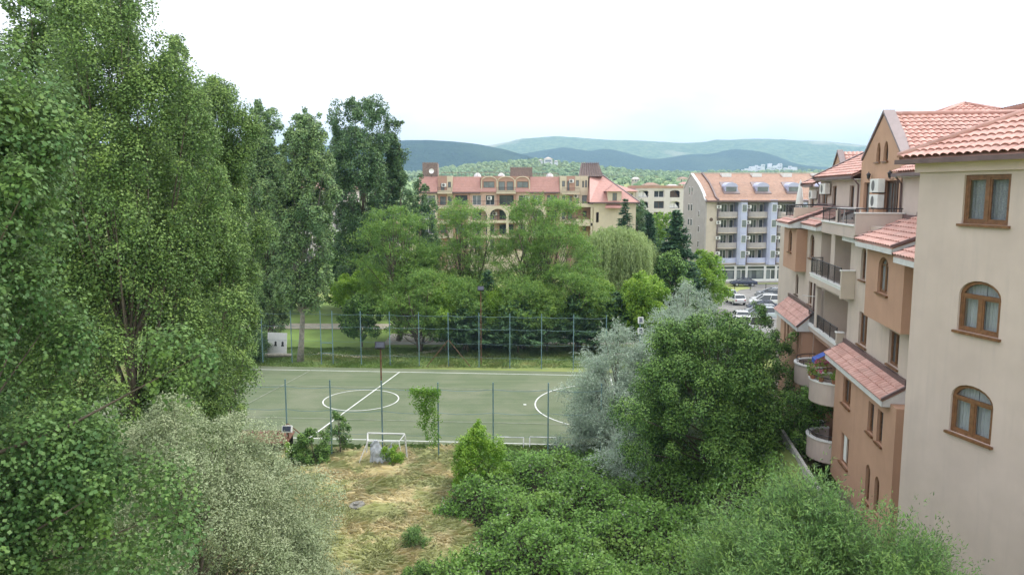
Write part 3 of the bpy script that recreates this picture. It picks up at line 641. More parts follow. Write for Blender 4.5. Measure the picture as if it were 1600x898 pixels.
# rear slopes and hip tower
tile_roof((U(24.8), 12.4, 17.3), (U(48.05), 12.4, 17.3), (U(48.05), 7.4, 20.4), (U(24.8), 7.4, 20.4)).build('roof', 'tile', D, True)
hc = (U(48.2), 9.2); hh = 3.5
hb = MB().box(hc[0]-hh+.5, hc[0]+hh-.5, hc[1]-hh+.5, hc[1]+hh-.5, 18, 20.25).build('tower_wall', 'beige', D)
cs = [(hc[0]-hh, hc[1]-hh), (hc[0]+hh, hc[1]-hh), (hc[0]+hh, hc[1]+hh), (hc[0]-hh, hc[1]+hh)]
for i in range(4):
    a, c = cs[i], cs[(i+1) % 4]; h_ = MB()
    tile_roof((*a, 20.25), (*c, 20.25), (hc[0]+.02, hc[1], 21.55), (hc[0]-.02, hc[1], 21.55), .3, .4).build('tower_roof', 'tile', hb, True)
h_ = MB()
for a in cs: h_.tube([(*a, 20.34), (*hc, 21.65)], .09, 6)
h_.build('ridge', 'tile', hb, True)
h_ = MB().box(hc[0]-hh, hc[0]+hh, hc[1]-hh, hc[1]+hh, 20.06, 20.2).build('gutter', 'flash', hb)
# far part of the block
MB().wall(rect(U(51.0), U(48.45), 15.0, 16.75), [rect(U(50.5), U(49.4), 15.02, 16.4)], 1.3, .2, 10).build('wall', 'beige', D)
window(D, U(50.5), U(49.4), 15.02, 16.4, 1.3, 'wood', 0, 1, False, name='terrace_door', glass='glass2')
s2 = slope('roof', (U(51.1), .9, 16.9), (U(48.32), .9, 16.9), (U(48.32), 6, 19.2), (U(51.1), 6, 19.2))
MB().slab([(U(51.3), .8, 16.8), (U(51.0), .8, 16.8), (U(51.0), 6, 19.2), (U(51.3), 6, 19.2)], (0, 0, .2)).build('verge', 'flash', s2)
MB().box(U(58.4), U(53.05), 4.8, 12, 1.0, 15.0).box(U(53.0), U(48.5), 1.6, 12, 14.95, 15.0).build('wall', 'orange2', D)
g2 = MB().wall([(U(58.5), 15), (U(56.3), 15), (U(56.3), 18.2), (U(57.4), 19.2), (U(58.5), 18.2)], [], 4.6, .2, 1.5).build('gable_wall', 'orange2', D)
MB().slab([(U(57.4), 4.5, 19.25), (U(56.15), 4.5, 18.1), (U(56.15), 4.5, 18.24), (U(57.4), 4.5, 19.42)], (0, .4, 0)).slab([(U(57.4), 4.5, 19.25), (U(58.65), 4.5, 18.1), (U(58.65), 4.5, 18.24), (U(57.4), 4.5, 19.42)], (0, .4, 0)).build('gable_coping', 'flash2', g2)
tile_roof((U(56.0), 4.9, 18.0), (U(56.0), 11, 18.0), (U(57.4), 11, 19.25), (U(57.4), 4.9, 19.25)).build('gable_roof', 'tile', g2, True)
# drain pipes, lanterns
dp = MB()
for u_, y_, z0, z1 in [(33.8, 1.33, 15.4, 17.1), (39.95, 1.28, 15.0, 17.1), (48.2, 1.3, 15.0, 17.1), (42.3, -.07, 9.3, 12)]: dp.tube([(U(u_), y_, z0), (U(u_), y_, z1-.3), (U(u_), y_-.25, z1)], .05, 6)
dp.build('drain_pipe', 'flash', D)
for u_ in (38.0, 34.9):
    l_ = MB().lathe([(.01, 0), (.06, .02), (.09, .2), (.12, .22), (.02, .32), (.01, .36)], (U(u_), Y1-.22, 17.05), 8).tube([(U(u_), Y1-.05, 17.0), (U(u_), Y1-.2, 17.0), (U(u_), Y1-.22, 17.06)], .015, 5).build('wall_lantern', 'iron', D)
ac_unit(D, U(37.0), Y1-.05, 16.42, 1.25, .62); ac_unit(D, U(37.0), Y1-.05, 15.72, 1.25, .6); ac_unit(D, U(47.0), Y1, 16.3, 1.3, .62); ac_unit(D, U(49.3), 1.3, 16.0, .8, .5)
MB().tube([(U(40.9), -.15, 12.0-1.1), (U(40.9), -1.0, 10.95)], .02).build('drying_pole', 'white', D)
# things on the balconies
aw = MB().slab([(U(39.2), -.02, 8.62), (U(38.3), -.02, 8.62), (U(38.3), -.95, 8.1), (U(39.2), -.95, 8.1)], (0, 0, .03)); 
def Dw(u, y, z): v = D.matrix_basis @ Vector((U(u), y, z)); return v
def Dplace(o, u, y, z): o.matrix_basis = Matrix.Translation(Dw(u, y, z)) @ Matrix.Rotation(math.atan2(-.9885, -.15124), 4, 'Z'); return o
o = MB().slab([(-.55, 0, .5), (.55, 0, .5), (.6, -.95, 0), (-.6, -.95, 0)], (0, 0, .02)).add([(-.6, -.95, 0), (.6, -.95, 0), (.6, -.97, -.25), (-.6, -.97, -.25)], [(0, 1, 2, 3)]).build('awning', 'blue', label='small blue awning over the middle round balcony', cat='awning'); Dplace(o, 38.9, .0, 7.95); o.scale = (.6, .75, .8)
pr = random.Random(3)
for i in range(6):
    t_ = math.pi + .25 + i*.5; px_, py_ = U(36.75)+1.28*math.cos(t_), -.02+1.28*math.sin(t_)
    v = D.matrix_basis @ Vector((px_, py_, 7.48))
    lbs = ['pink flowering plant in a clay pot at the far end of the round balcony rim', 'red flowering pot plant beside the pink one on the round balcony rim', 'green bushy pot plant second along the round balcony rim', 'pot plant with few pink blooms at the front of the round balcony rim', 'leafy pot plant near the wall end of the round balcony rim', 'small green pot plant closest to the terracotta bay on the balcony rim']
    root = thing('flower_pot', v, lbs[i], 'flower pot', 'flower pots on the round balcony rim')
    MB().lathe([(.01, 0), (.10, 0), (.14, .2), (.12, .2), (.01, .18)], (0, 0, 0), 10).build('pot', 'pot', root)
    rg = np.random.default_rng(i); V, F = foliage(np.array([[0, 0, .36]]), np.array([.22]), 260, .07, .6, rg, fill=.3); mesh_np('foliage', V, F, 'L_shrub', root)
    if i in (0, 1, 3, 4): V, F = foliage(np.array([[0, 0, .42]]), np.array([.24]), 90 if i < 2 else 40, .07, 1., rg, fill=.6); mesh_np('flowers', V, F, 'pink', root, kind='stuff')
um = thing('parasol', Dw(52.2, 1.0, 14.97), 'closed white parasol on the far terrace of the terracotta block', 'parasol')
MB().tube([(0, 0, 0), (0, 0, 2.2)], .025).build('pole', 'white', um)
MB().lathe([(.02, 2.25), (.09, 2.0), (.20, 1.2), (.27, .55), (.22, .5), (.05, .55)], (0, 0, 0), 9).build('canopy', 'curtain', um, True)
MB().lathe([(.25, 0), (.25, .06), (.05, .1)], (0, 0, 0), 12).build('base', 'concrete', um)
MB().box(U(52.9), U(48.6), .02, 1.6, 14.5, 14.96).build('terrace', 'beige', D)
tb_ = thing('garden_table', Dw(37.6, .3, 14.97), 'white plastic table on the middle terrace behind its railing', 'table')
MB().box(-.5, .5, -.4, .4, .68, .72).build('table_top', 'white', tb_)
for sx in (-.42, .42):
    for sy in (-.32, .32): MB().tube([(sx, sy, 0), (sx*.9, sy*.9, .68)], .03).build('leg', 'white', tb_)

M['cornice'] = stucco('cornice stucco', (.66, .53, .50))
# near beige building at the right edge
E_ = thing('apartment_building', (11.8, 22.45, 0), 'nearest plain beige building with brown framed windows filling the right edge', 'building', xdir=(.2371, -.97148))
wins = [(1.62, 3.08, 15.62, 16.92, 0), (1.72, 3.07, 12.72, 14.13, .42), (1.70, 3.09, 9.87, 11.30, .42)]
more = [(5.6, 7.0, 15.62, 16.92, 0), (5.6, 7.0, 12.72, 14.13, .42), (5.6, 7.0, 9.87, 11.3, .42)]
MB().wall(rect(0, 12, .5, 17.28), [shape(*w) for w in wins+more], 0, .16, 9).build('wall', 'beige', E_)
for i, w in enumerate(wins): window(E_, w[0], w[1], w[2], w[3], 0, 'wood', w[4], 1, True, 'seeglass', 'lace' if i == 0 else 'curtain', .085, bool(w[4]), depth=.06)
for w in more: window(E_, w[0], w[1], w[2], w[3], 0, 'wood', w[4], 1, True, 'glass', None, .085, bool(w[4]), depth=.06)
ev = .42; ez = 17.42; rz = ez + (9+2*ev)/2*.52; mid = (9)/2
A0, A1, A2, A3 = (-ev, -ev, ez), (12+ev, -ev, ez), (12+ev, 9+ev, ez), (-ev, 9+ev, ez); R0, R1 = (mid, mid, rz), (12-mid, mid, rz)
ro = tile_roof(A0, A1, R1, R0, .27, .36, .048).build('roof', 'tile', E_, True)
tile_roof(A3, A0, R0, (mid+.01, mid+.01, rz), .27, .36, .048).build('roof', 'tile', E_, True)
tile_roof(A2, A3, R0, R1, .27, .36, .048).build('roof', 'tile', E_, True); tile_roof(A1, A2, R1, (12-mid-.01, mid, rz), .27, .36, .048).build('roof', 'tile', E_, True)
rd = MB()
for a, c in ((A0, R0), (A3, R0), (A1, R1), (A2, R1)):
    rd.tube([(a[0], a[1], a[2]+.08), (c[0], c[1], c[2]+.08)], .10, 8)
rd.tube([(R0[0], R0[1], rz+.08), (R1[0], R1[1], rz+.08)], .10, 8); rd.build('ridge', 'tile', E_, True)
gt = MB(); gt.box(-ev-.06, 12+ev+.06, -ev-.07, -ev+.03, ez-.16, ez-.03).box(-ev-.06, -ev+.03, -ev+.031, 9+ev, ez-.16, ez-.03).build('gutter', 'flash', E_)
MB().box(-ev+.04, 12+ev-.04, -ev+.04, 9+ev-.04, 17.285, 17.33).box(-.1, 12.1, -.1, 9.1, 17.02, 17.28).build('soffit', 'cornice', E_)

# ------------------------------------------------------------------ lilac and grey block
B = thing('apartment_building', (34.4, 137.2, 0), 'six storey grey and lilac block with orange roof and arched dormers beyond the car park', 'building', xdir=(1, .085))
W_ = 27.0; Dp = 13.0; EZ = 14.9; RY = 8.6; RZ = 19.6
# side gable (left face) as wall in local plane x=0
sg = MB(); prof = [(0, 0), (0, EZ-.2), (.6, EZ+.1), (1.6, EZ+1.1), (4.0, EZ+2.6), (RY, RZ), (Dp, 16.9), (Dp, 0)]
sg.slab([(0, y, z) for y, z in prof], (.25, 0, 0)); sg.build('wall', 'greybeige', B)
co = MB()
for (a, c) in zip(prof[1:6], prof[2:7]): co.slab([(-.12, a[0], a[1]+.02), (-.12, c[0], c[1]+.02), (-.12, c[0], c[1]+.2), (-.12, a[0], a[1]+.2)], (.5, 0, 0))
co.build('verge', 'fascia', B)
def sidewin(y0, y1, z0, z1):
    f = MB().box(-.05, -.002, y0, y1, z0, z1).build('window', 'white', B); MB().box(-.07, -.055, y0+.08, y1-.08, z0+.08, z1-.08).build('pane', 'glass', f)
for k_ in range(5):
    for yy in (7.3, 8.9): sidewin(yy, yy+.8, 3.6+2.74*k_+.9, 3.6+2.74*k_+2.2) if k_ < 4 else sidewin(yy, yy+.6, 15.6, 17.2)
for k_ in range(4): sidewin(3.0, 3.7, 2.6+2.74*k_+.9, 2.6+2.74*k_+2.1)
# front
X0 = 2.4; PER = 5.5
fw = MB()
fw.box(.251, X0-.3, 0, .3, 3.3, EZ); fw.build('wall', 'palebeige', B)
for z in (11.4, 4.0):
    MB().add([(1.1+.33*math.cos(t), -.02, z+.33*math.sin(t)) for t in np.linspace(0, 6.28, 17)[:-1]], [tuple(range(16))]).build('round_window', 'darkwood', B)
nb = 4
MB().box(X0-.3, W_, 1.5, 1.7, 3.4, EZ).build('wall', 'greybeige', B)
MB().box(.3, W_, 1.71, Dp, 0, EZ).build('wall', 'greybeige', B)
for i in range(nb):
    xa = X0 + i*PER; xb = xa+3.5; xc = xa+PER
    MB().slab([(xb, 1.6, 3.3), (xb, -.3, 3.3), (xb+.35, -.75, 3.3), (xb+1.5, -.75, 3.3), (xc-.35, -.3, 3.3), (xc-.35, 1.6, 3.3)], (0, 0, EZ-3.3)).build('lilac_bay', 'lilac', B)
    for k_ in range(4):
        z = 3.6+2.74*k_
        w = MB().box(xb+.5, xb+1.4, -.80, -.752, z+.95, z+2.3).build('window', 'white', B); MB().box(xb+.57, xb+1.33, -.83, -.805, z+1.02, z+2.23).build('pane', 'glass2', w)
        # balcony slab, curved front
        pl = [(xa-.1, 1.5), (xa-.1, -.1)] + [(xa-.1 + 3.55*t, -.1 - .62*math.sin(math.pi*t)) for t in (.15, .3, .5, .7, .85)] + [(xb-.02, -.1), (xb-.02, 1.5)]
        sl = MB().slab([(p[0], p[1], z-.12) for p in pl], (0, 0, .18)).build('balcony', 'palebeige', B)
        pr_ = MB(); front = [p for p in pl[1:-1]]
        for a, c in zip(front[:-1], front[1:]): pr_.slab([(a[0], a[1], z+.07), (c[0], c[1], z+.07), (c[0], c[1]+.06, z+.07), (a[0], a[1]+.06, z+.07)], (0, 0, .9))
        pr_.build('parapet', 'lilac' if k_ == 0 else 'seeglass' if False else ('greybeige'), sl)
        d_ = MB().wall(rect(xa+.9, xa+2.1, z+.08, z+2.3), [rect(xa+.98, xa+1.46, z+.16, z+2.2), rect(xa+1.54, xa+2.02, z+.16, z+2.2)], 1.42, .05).wall(rect(xa+2.5, xa+3.3, z+.08, z+2.3), [rect(xa+2.58, xa+3.22, z+.16, z+2.2)], 1.42, .05).build('balcony_door', 'white', B)
        MB().box(xa+.95, xa+2.05, 1.45, 1.46, z+.1, z+2.25).box(xa+2.53, xa+3.27, 1.45, 1.46, z+.1, z+2.25).build('pane', 'glass', d_)
        ac_unit(B, xa-.5, -.25, z+1.55, .8, .55, .25)
    MB().tube([(xa-.2, -.3, 3.3), (xa-.2, -.3, EZ)], .06).build('drain_pipe', 'flash', B)
    # shop floor
    sf = MB().wall(rect(xa, xb-.05, .3, 3.2), [rect(xa+.2, xb-.25, .7, 2.35), rect(xa+.2, xb-.25, 2.5, 3.0)], -.15, .15).wall(rect(xb, xc-.05, .3, 3.2), [rect(xb+.15, xb+.95, .7, 2.35), rect(xb+1.05, xc-.2, .7, 2.35), rect(xb+.15, xc-.2, 2.5, 3.0)], -.15, .15).build('shop_window', 'white', B)
    MB().box(xa+.1, xc-.15, 0, .05, .5, 3.05).build('pane', 'glass', sf)
    MB().box(xa+.4, xa+1.0, -.02, -.01, .8, 2.2).box(xb+.2, xb+.9, -.02, -.01, .8, 2.2).box(xa+1.9, xb-.4, -.02, -.01, .8, 2.2).build('blind', 'glass2', sf)
MB().box(.1, W_, -.3, 1.5, 0, .29).box(.25, X0-.35, -.05, 1.5, .3, 3.28).box(X0-.3, W_, -.28, 1.49, 3.21, 3.36).build('plinth', 'greybeige', B)
# roof
rf = MB(); 
fr = [(-.75, EZ-.12), (.6, EZ+.36), (1.6, EZ+1.16), (4.0, EZ+2.75), (RY, RZ+.12), (Dp+.4, 16.8)]
for a, c in zip(fr[:-1], fr[1:]): rf.add([(.1, a[0], a[1]), (W_, a[0], a[1]), (W_, c[0], c[1]), (.1, c[0], c[1])], [(0, 1, 2, 3)])
ro = rf.build('roof', 'tile2', B)
MB().box(-.1, W_, -.9, -.7, EZ-.38, EZ-.1).box(-.1, W_, -.7, 0, EZ-.4, EZ-.3).build('gutter', 'flash', ro)
v = MB()
for a, c in zip(fr[:4], fr[1:5]): v.slab([(1.9, a[0], a[1]+.03), (2.2, a[0], a[1]+.03), (2.2, c[0], c[1]+.03), (1.9, c[0], c[1]+.03)], (0, 0, .22))
v.build('flashing', 'flash', ro)
MB().box(0, W_, RY-.15, RY+.15, RZ+.05, RZ+.28).build('ridge', 'palebeige', ro)
for i in range(4):
    xc = 5.3 + 5.85*i; 
    d_ = MB(); 
    d_.slab([(xc-1.5, 1.4, EZ+1.0), (xc+1.5, 1.4, EZ+1.0), (xc+1.3, 4.6, EZ+3.05), (xc-1.3, 4.6, EZ+3.05)], (0, 0, .18)); d_.build('dormer_frame', 'flash2', ro)
    dd = MB().box(xc-1.15, xc+1.15, 1.9, 4.2, EZ+1.2, EZ+2.3).build('dormer', 'lilac', ro)
    MB().slab([(xc+1.2*math.cos(t), 1.75, EZ+2.3+.75*math.sin(t)) for t in np.linspace(0, math.pi, 11)], (0, 2.9, 0)).build('dormer_arch', 'lilac', dd)
    MB().box(xc-.95, xc+.95, 1.82, 1.89, EZ+1.35, EZ+2.25).build('pane', 'glass2', dd)
    s_ = MB().box(xc+.1, xc+1.9, RY-1.5, RY-.35, RZ-.9, RZ+.12).build('skylight', 'white', ro)

# ------------------------------------------------------------------ red roofed hotel behind the trees
A = thing('hotel_building', (-19.5, 160, 0), 'long hotel with red mansard roofs and arched upper windows behind the locust trees', 'building')
def ax(px): return (px-800)/1200*161.3 + 19.5
def az_(py): return 16.5 + (298-py)/1200*160.5
MB().box(0, ax(945), 3.2, 14, 0, az_(277)).build('core_wall', 'brick', A)
zr, ze_ = az_(276.5), az_(300)
def mansard(a, c, sk=1.6, nm='roof'):
    x0, x1 = ax(a), ax(c)
    o = MB().add([(x0, -.3, ze_), (x1, -.3, ze_), (x1, sk, zr), (x0, sk, zr), (x0, 3.2, zr), (x1, 3.2, zr), (x0, 3.2, ze_), (x1, 3.2, ze_)], [(0, 1, 2, 3), (3, 2, 5, 4), (0, 3, 4, 6), (1, 7, 5, 2)]).build(nm, 'tile3', A)
    MB().box(x0-.05, x1+.05, -.42, -.31, ze_-.3, ze_+.02).build('gutter', 'flash', o); return o
mansard(656, 685.5); mansard(708.6, 751); mansard(828, 873)
f1 = MB().wall([(ax(751), ze_-.0), (ax(828), ze_-.0), (ax(828)-.2, zr+.1), (ax(751)+.2, zr+.1)], [rect(ax(756), ax(773), az_(293.5), az_(284)), rect(ax(779.5), ax(789), az_(298), az_(284)), rect(ax(792), ax(802), az_(298), az_(284)), rect(ax(808), ax(825), az_(293.5), az_(284))], .2, .4, 2).build('wall', 'brick', A)
tr_ = MB()
for a, c in ((753, 777), (778, 804), (805, 827)):
    x0, x1 = ax(a), ax(c); cx = (x0+x1)/2; w = (x1-x0)/2; tr_.tube([(cx+w*math.cos(t), .12, az_(284) + 1.0*math.sin(t)) for t in np.linspace(0, math.pi, 12)], .10, 5); 
    for q in (x0, x1): tr_.tube([(q, .12, az_(284)), (q, .12, ze_)], .12, 5)
tr_.build('arch_trim', 'cream', A)
def awin(a, c, t_, b_, y, mull=1, nm='window', fr='darkwood', gl='glass2'):
    return window(A, ax(a), ax(c), az_(b_), az_(t_), y, fr, 0, mull, False, gl, None, .06, name=nm, depth=.12)
awin(756, 773, 284, 293.5, .2); awin(779.5, 789, 284, 298, .2, 0, 'balcony_door'); awin(792, 802, 284, 298, .2, 0, 'balcony_door'); awin(808, 825, 284, 293.5, .2)
MB().slab([(ax(751), -.3, ze_), (ax(777), -.3, ze_), (ax(777), .15, az_(294)), (ax(751), .15, az_(294))], (0, .04, 0)).slab([(ax(804), -.3, ze_), (ax(828), -.3, ze_), (ax(828), .15, az_(294)), (ax(804), .15, az_(294))], (0, .04, 0)).build('roof', 'tile3', A)
def abalc(a, c, py, y0=-1.2, mat='cream', solid=.35, parapet=True):
    z = az_(py); o = MB().box(ax(a), ax(c), y0, 1.0, z-.35, z).build('balcony', mat, A)
    r_ = MB(); bars(r_, ax(a)+.05, ax(c)-.05, y0+.05, z, z+.95, .22, .014, 2); r_.build('railing', 'iron', o)
    if solid: MB().box(ax(a)+.02, ax(c)-.02, y0+.1, y0+.2, z+.005, z+solid).build('parapet', mat, o)
    return o
abalc(776, 806, 300)
# recessed columns
def column(a, c, mat, wl, split=None):
    rows = wl; MB().wall(rect(ax(a), ax(c), 0, zr+.15), [rect(ax(r[0]), ax(r[1]), az_(r[3]), az_(r[2])) for r in rows], .3, .5, 2.5).build('wall', mat, A)
    for r in rows: awin(*r, .3, 1 if ax(r[1])-ax(r[0]) > 1.2 else 0, 'window')
rowsz = [(283, 293), (305.5, 316), (328, 338.5), (350, 361)]
column(686, 700, 'brick', [(690, 696, 287, 300), (689, 698, 307, 320), (689, 698, 329, 342), (689, 698, 351, 364)])
column(700, 708.4, 'cream', [(701.5, 706, 284.5, 293), (701, 707, 307, 320), (701, 707, 329, 342)])
for py in (300, 323, 346, 368): abalc(686, 708, py)
for a, b_ in ((658, 686), (708, 731), (731, 755), (756, 777), (777, 806), (806, 828), (828, 852), (852, 873)):
    pass
segs = [(656, 685, 'cream'), (709, 735, 'brick'), (735.5, 776.5, 'rose'), (777, 806, 'brick'), (806.5, 850, 'rose'), (850.5, 873, 'brick')]
for a, c, mt in segs:
    hs = []
    nwin = max(1, round((c-a)/20)); st_ = (c-a)/nwin
    for k_, (t_, b_) in enumerate(((305, 320), (328, 342), (350, 365), (373, 388))):
        for j in range(nwin): hs.append((a+st_*j+3.5, a+st_*(j+1)-3.5, t_, b_))
    MB().wall(rect(ax(a), ax(c), 0, ze_-.05), [rect(ax(h[0]), ax(h[1]), az_(h[3]), az_(h[2])) for h in hs], .1, .4, 2.9).build('wall', mt, A)
    for h in hs: window(A, ax(h[0]), ax(h[1]), az_(h[3]), az_(h[2]), .1, 'white' if mt != 'brick' else 'darkwood', 0, 1, False, 'glass2' if rnd.random() < .4 else 'glass', None, .06, depth=.25)
# cream arcade in front of the lower floors
ar = MB(); hs = []
for px in (737, 766, 795, 824): hs += [arch(ax(px), ax(px+25), az_(343), az_(325.5), 1.5), rect(ax(px), ax(px+25), az_(366), az_(347)), rect(ax(px), ax(px+25), az_(390), az_(370))]
ar.wall(rect(ax(733), ax(852), 0, az_(321)), hs, -2.0, .4, .4).build('arcade', 'cream', A)
sl_ = MB()
for py in (321, 344, 367, 391): sl_.box(ax(733)+.02, ax(852)-.02, -1.59, .05, az_(py)-.3, az_(py)-.02)
sl_.build('balcony_floor', 'cream', A)
r_ = MB()
for py in (321, 343.5, 366.5):
    r_.tube([(ax(734), -1.95, az_(py)+.95), (ax(851), -1.95, az_(py)+.95)], .04, 4)
    for q in np.arange(ax(734), ax(851), .6): r_.tube([(q, -1.95, az_(py)), (q, -1.95, az_(py)+.95)], .014, 4, False)
r_.build('railing', 'iron', A)
for px, py in ((762, 306), (820, 306), (692, 286), (770, 330), (845, 330)): ac_unit(A, ax(px), .05, az_(py)-.8, .95, .7)
# right part: cream and terracotta recess, hip roof, gable wall
column(873.5, 884, 'cream', [(877, 881.5, 283, 292), (877, 882, 306, 318), (877, 882, 329, 342)])
column(884.2, 897, 'brick', [(885, 888.5, 283, 298), (886, 893, 306, 318), (886, 893, 329, 342)])
column(897.2, 905, 'cream', [(898.5, 903, 282, 291), (899, 903, 306, 318)])
for py in (301, 323.5, 346): abalc(876, 903, py)
for px, py in ((888, 280), (895, 303)): ac_unit(A, ax(px), .25, az_(py)-.8, .95, .7)
column(905.2, 917, 'cream', [(908, 911, 283, 293), (912.5, 915.5, 282, 293), (908, 916, 305, 317)])
xg0, xg1 = ax(921), ax(984)
MB().wall([(xg0, 0), (xg1, 0), (xg1, az_(316)), (xg0, az_(316))], [rect(ax(925), ax(929), az_(345), az_(330))], -6.0, .3, 20).build('wall', 'cream', A)
hr = MB(); e0 = az_(315); top = az_(273)
P0, P1, P2, P3 = (ax(917)-.3, -6.6, e0), (xg1+.7, -6.6, e0), (xg1+.7, 14.5, e0), (ax(917)-.3, 14.5, e0); T0, T1 = (ax(921), 2.5, top), (ax(941), 3.6, top)
hr.add([P0, P1, P2, P3, T0, T1], [(0, 1, 5, 4), (1, 2, 5), (2, 3, 4, 5), (3, 0, 4)]); ro = hr.build('roof', 'tile3', A)
MB().tube([P1, T1], .16, 6).tube([T0, T1], .14, 6).build('ridge', 'flash2', ro); MB().box(P0[0], P1[0], -6.75, -6.6, e0-.25, e0+.02).build('gutter', 'flash', ro)
def dormer(pa, pc, pt, pb, y, mat='cream'):
    o = MB().wall(rect(ax(pa), ax(pc), az_(pb), az_(pt)), [rect(ax(pa)+.9, ax(pc)-.9, az_(pb)+.3, az_(pt)-.3)], y, .3, 6).build('dormer', mat, A)
    window(o, ax(pa)+.9, ax(pc)-.9, az_(pb)+.3, az_(pt)-.3, y, 'wood', 0, 1, False, 'glass2', None, .06, depth=.15)
    cx = (ax(pa)+ax(pc))/2; MB().add([(ax(pa)-.5, y-.6, az_(pt)), (ax(pc)+.5, y-.6, az_(pt)), (cx, y+1.4, az_(pt)+1.3), (ax(pa)-.5, y+6, az_(pt)), (ax(pc)+.5, y+6, az_(pt)), (cx, y+6, az_(pt)+1.3)], [(0, 1, 2), (1, 4, 5, 2), (3, 0, 2, 5), (0, 3, 4, 1)]).build('roof', 'tile3', o)
dormer(942, 962, 299, 316, -6.2)
MB().slab([(ax(937), -7.3, az_(324)), (ax(963), -7.3, az_(324)), (ax(960), -6.1, az_(319)), (ax(940), -6.1, az_(319))], (0, 0, .15)).build('porch_roof', 'tile3', A)
MB().wall(rect(ax(896), ax(920.5), 0, az_(319.5)), [rect(ax(909), ax(915), az_(338), az_(329)), rect(ax(909), ax(915), az_(360), az_(351))], -.3, .3, .5).build('wall', 'brick', A)
for q_ in (329, 351): window(A, ax(909), ax(915), az_(q_+9), az_(q_), -.3, 'darkwood', 0, 1, False, 'glass2', None, .06, depth=.15)
MB().box(ax(893), ax(922), -5.9, .2, az_(320)-.3, az_(318)).box(ax(893), ax(922), -5.9, .2, az_(348)-.3, az_(346)).box(ax(895), ax(903), -5.95, -5.7, az_(346)+.01, az_(340)).box(ax(917), ax(920), -5.9, -5.4, 0, az_(320)-.31).build('balcony', 'cream', A)
MB().box(ax(905), ax(916), -5.93, -5.75, az_(347)+.05, az_(341)).build('parapet', 'cream', A)
# roof towers
def tower(a, c, t_, b_, y, tiled=False):
    o = MB(); x0, x1 = ax(a), ax(c); z0, z1 = az_(b_), az_(t_)
    if tiled: o.slab([(x0-.7, y, z0), (x1+.9, y, z0), (x1, y+1.6, z1), (x0, y+1.6, z1)], (0, 2, 0))
    else: o.box(x0, x1, y, y+3, z0, z1)
    q = o.build('roof_tower', 'tower', A); s_ = MB(); n_ = 9
    for i in range(n_+1):
        f = i/n_
        if tiled: s_.tube([(x0-.7+(x1-x0+1.6)*f, y-.08, z0), (x0+(x1-x0)*f, y+1.5, z1+.3)], .09, 4)
        else: s_.box(x0+(x1-x0)*f-.08, x0+(x1-x0)*f+.08, y-.08, y, z0, z1+.25)
    s_.box(x0, x1, y-.1+(1.6 if tiled else 0), y+(1.6 if tiled else 0), z1-.1, z1+.12); s_.build('slats', 'flash2' if tiled else 'tower', q); return q
tower(662, 684.5, 256, 277, 1.8); tower(798, 831, 263, 276, 2.2); tower(909, 934, 256, 276, 1.4, True)
ds = MB().lathe([(.02, 0), (.5, .08), (.85, .3)], (0, 0, 0), 16).build('dish', 'white', None)
dr = thing('satellite_dish', (-19.5+ax(676), 161.2, az_(275)), 'round white satellite dish on the left end of the hotel roof', 'satellite dish'); ds.parent = dr; ds.rotation_euler = (R(75), 0, 0); ds.location = (0, -.3, .9); ds.scale = (.62, .62, .62)
MB().tube([(0, 0, -.3), (0, 0, .9)], .05).build('mast', 'iron', dr)
rr_ = MB(); rr_.tube([(ax(690), 2, zr+.9), (ax(797), 2, zr+.9)], .05, 4)
for q in np.linspace(ax(690), ax(797), 18): rr_.tube([(q, 2, zr-.1), (q, 2, zr+.9)], .03, 4)
rr_.tube([(ax(832), 2, zr+.7), (ax(872), 2, zr+.7)], .05, 4)
for q in np.linspace(ax(832), ax(872), 8): rr_.tube([(q, 2, zr-.1), (q, 2, zr+.7)], .03, 4)
rr_.build('roof_railing', 'tower', A)
for px in (745, 783, 860): MB().lathe([(.8, 0), (.7, .5), (.3, .85), (.01, .95)], (ax(px), 6, zr-.02), 10).build('roof_vent', 'fascia', A, True)

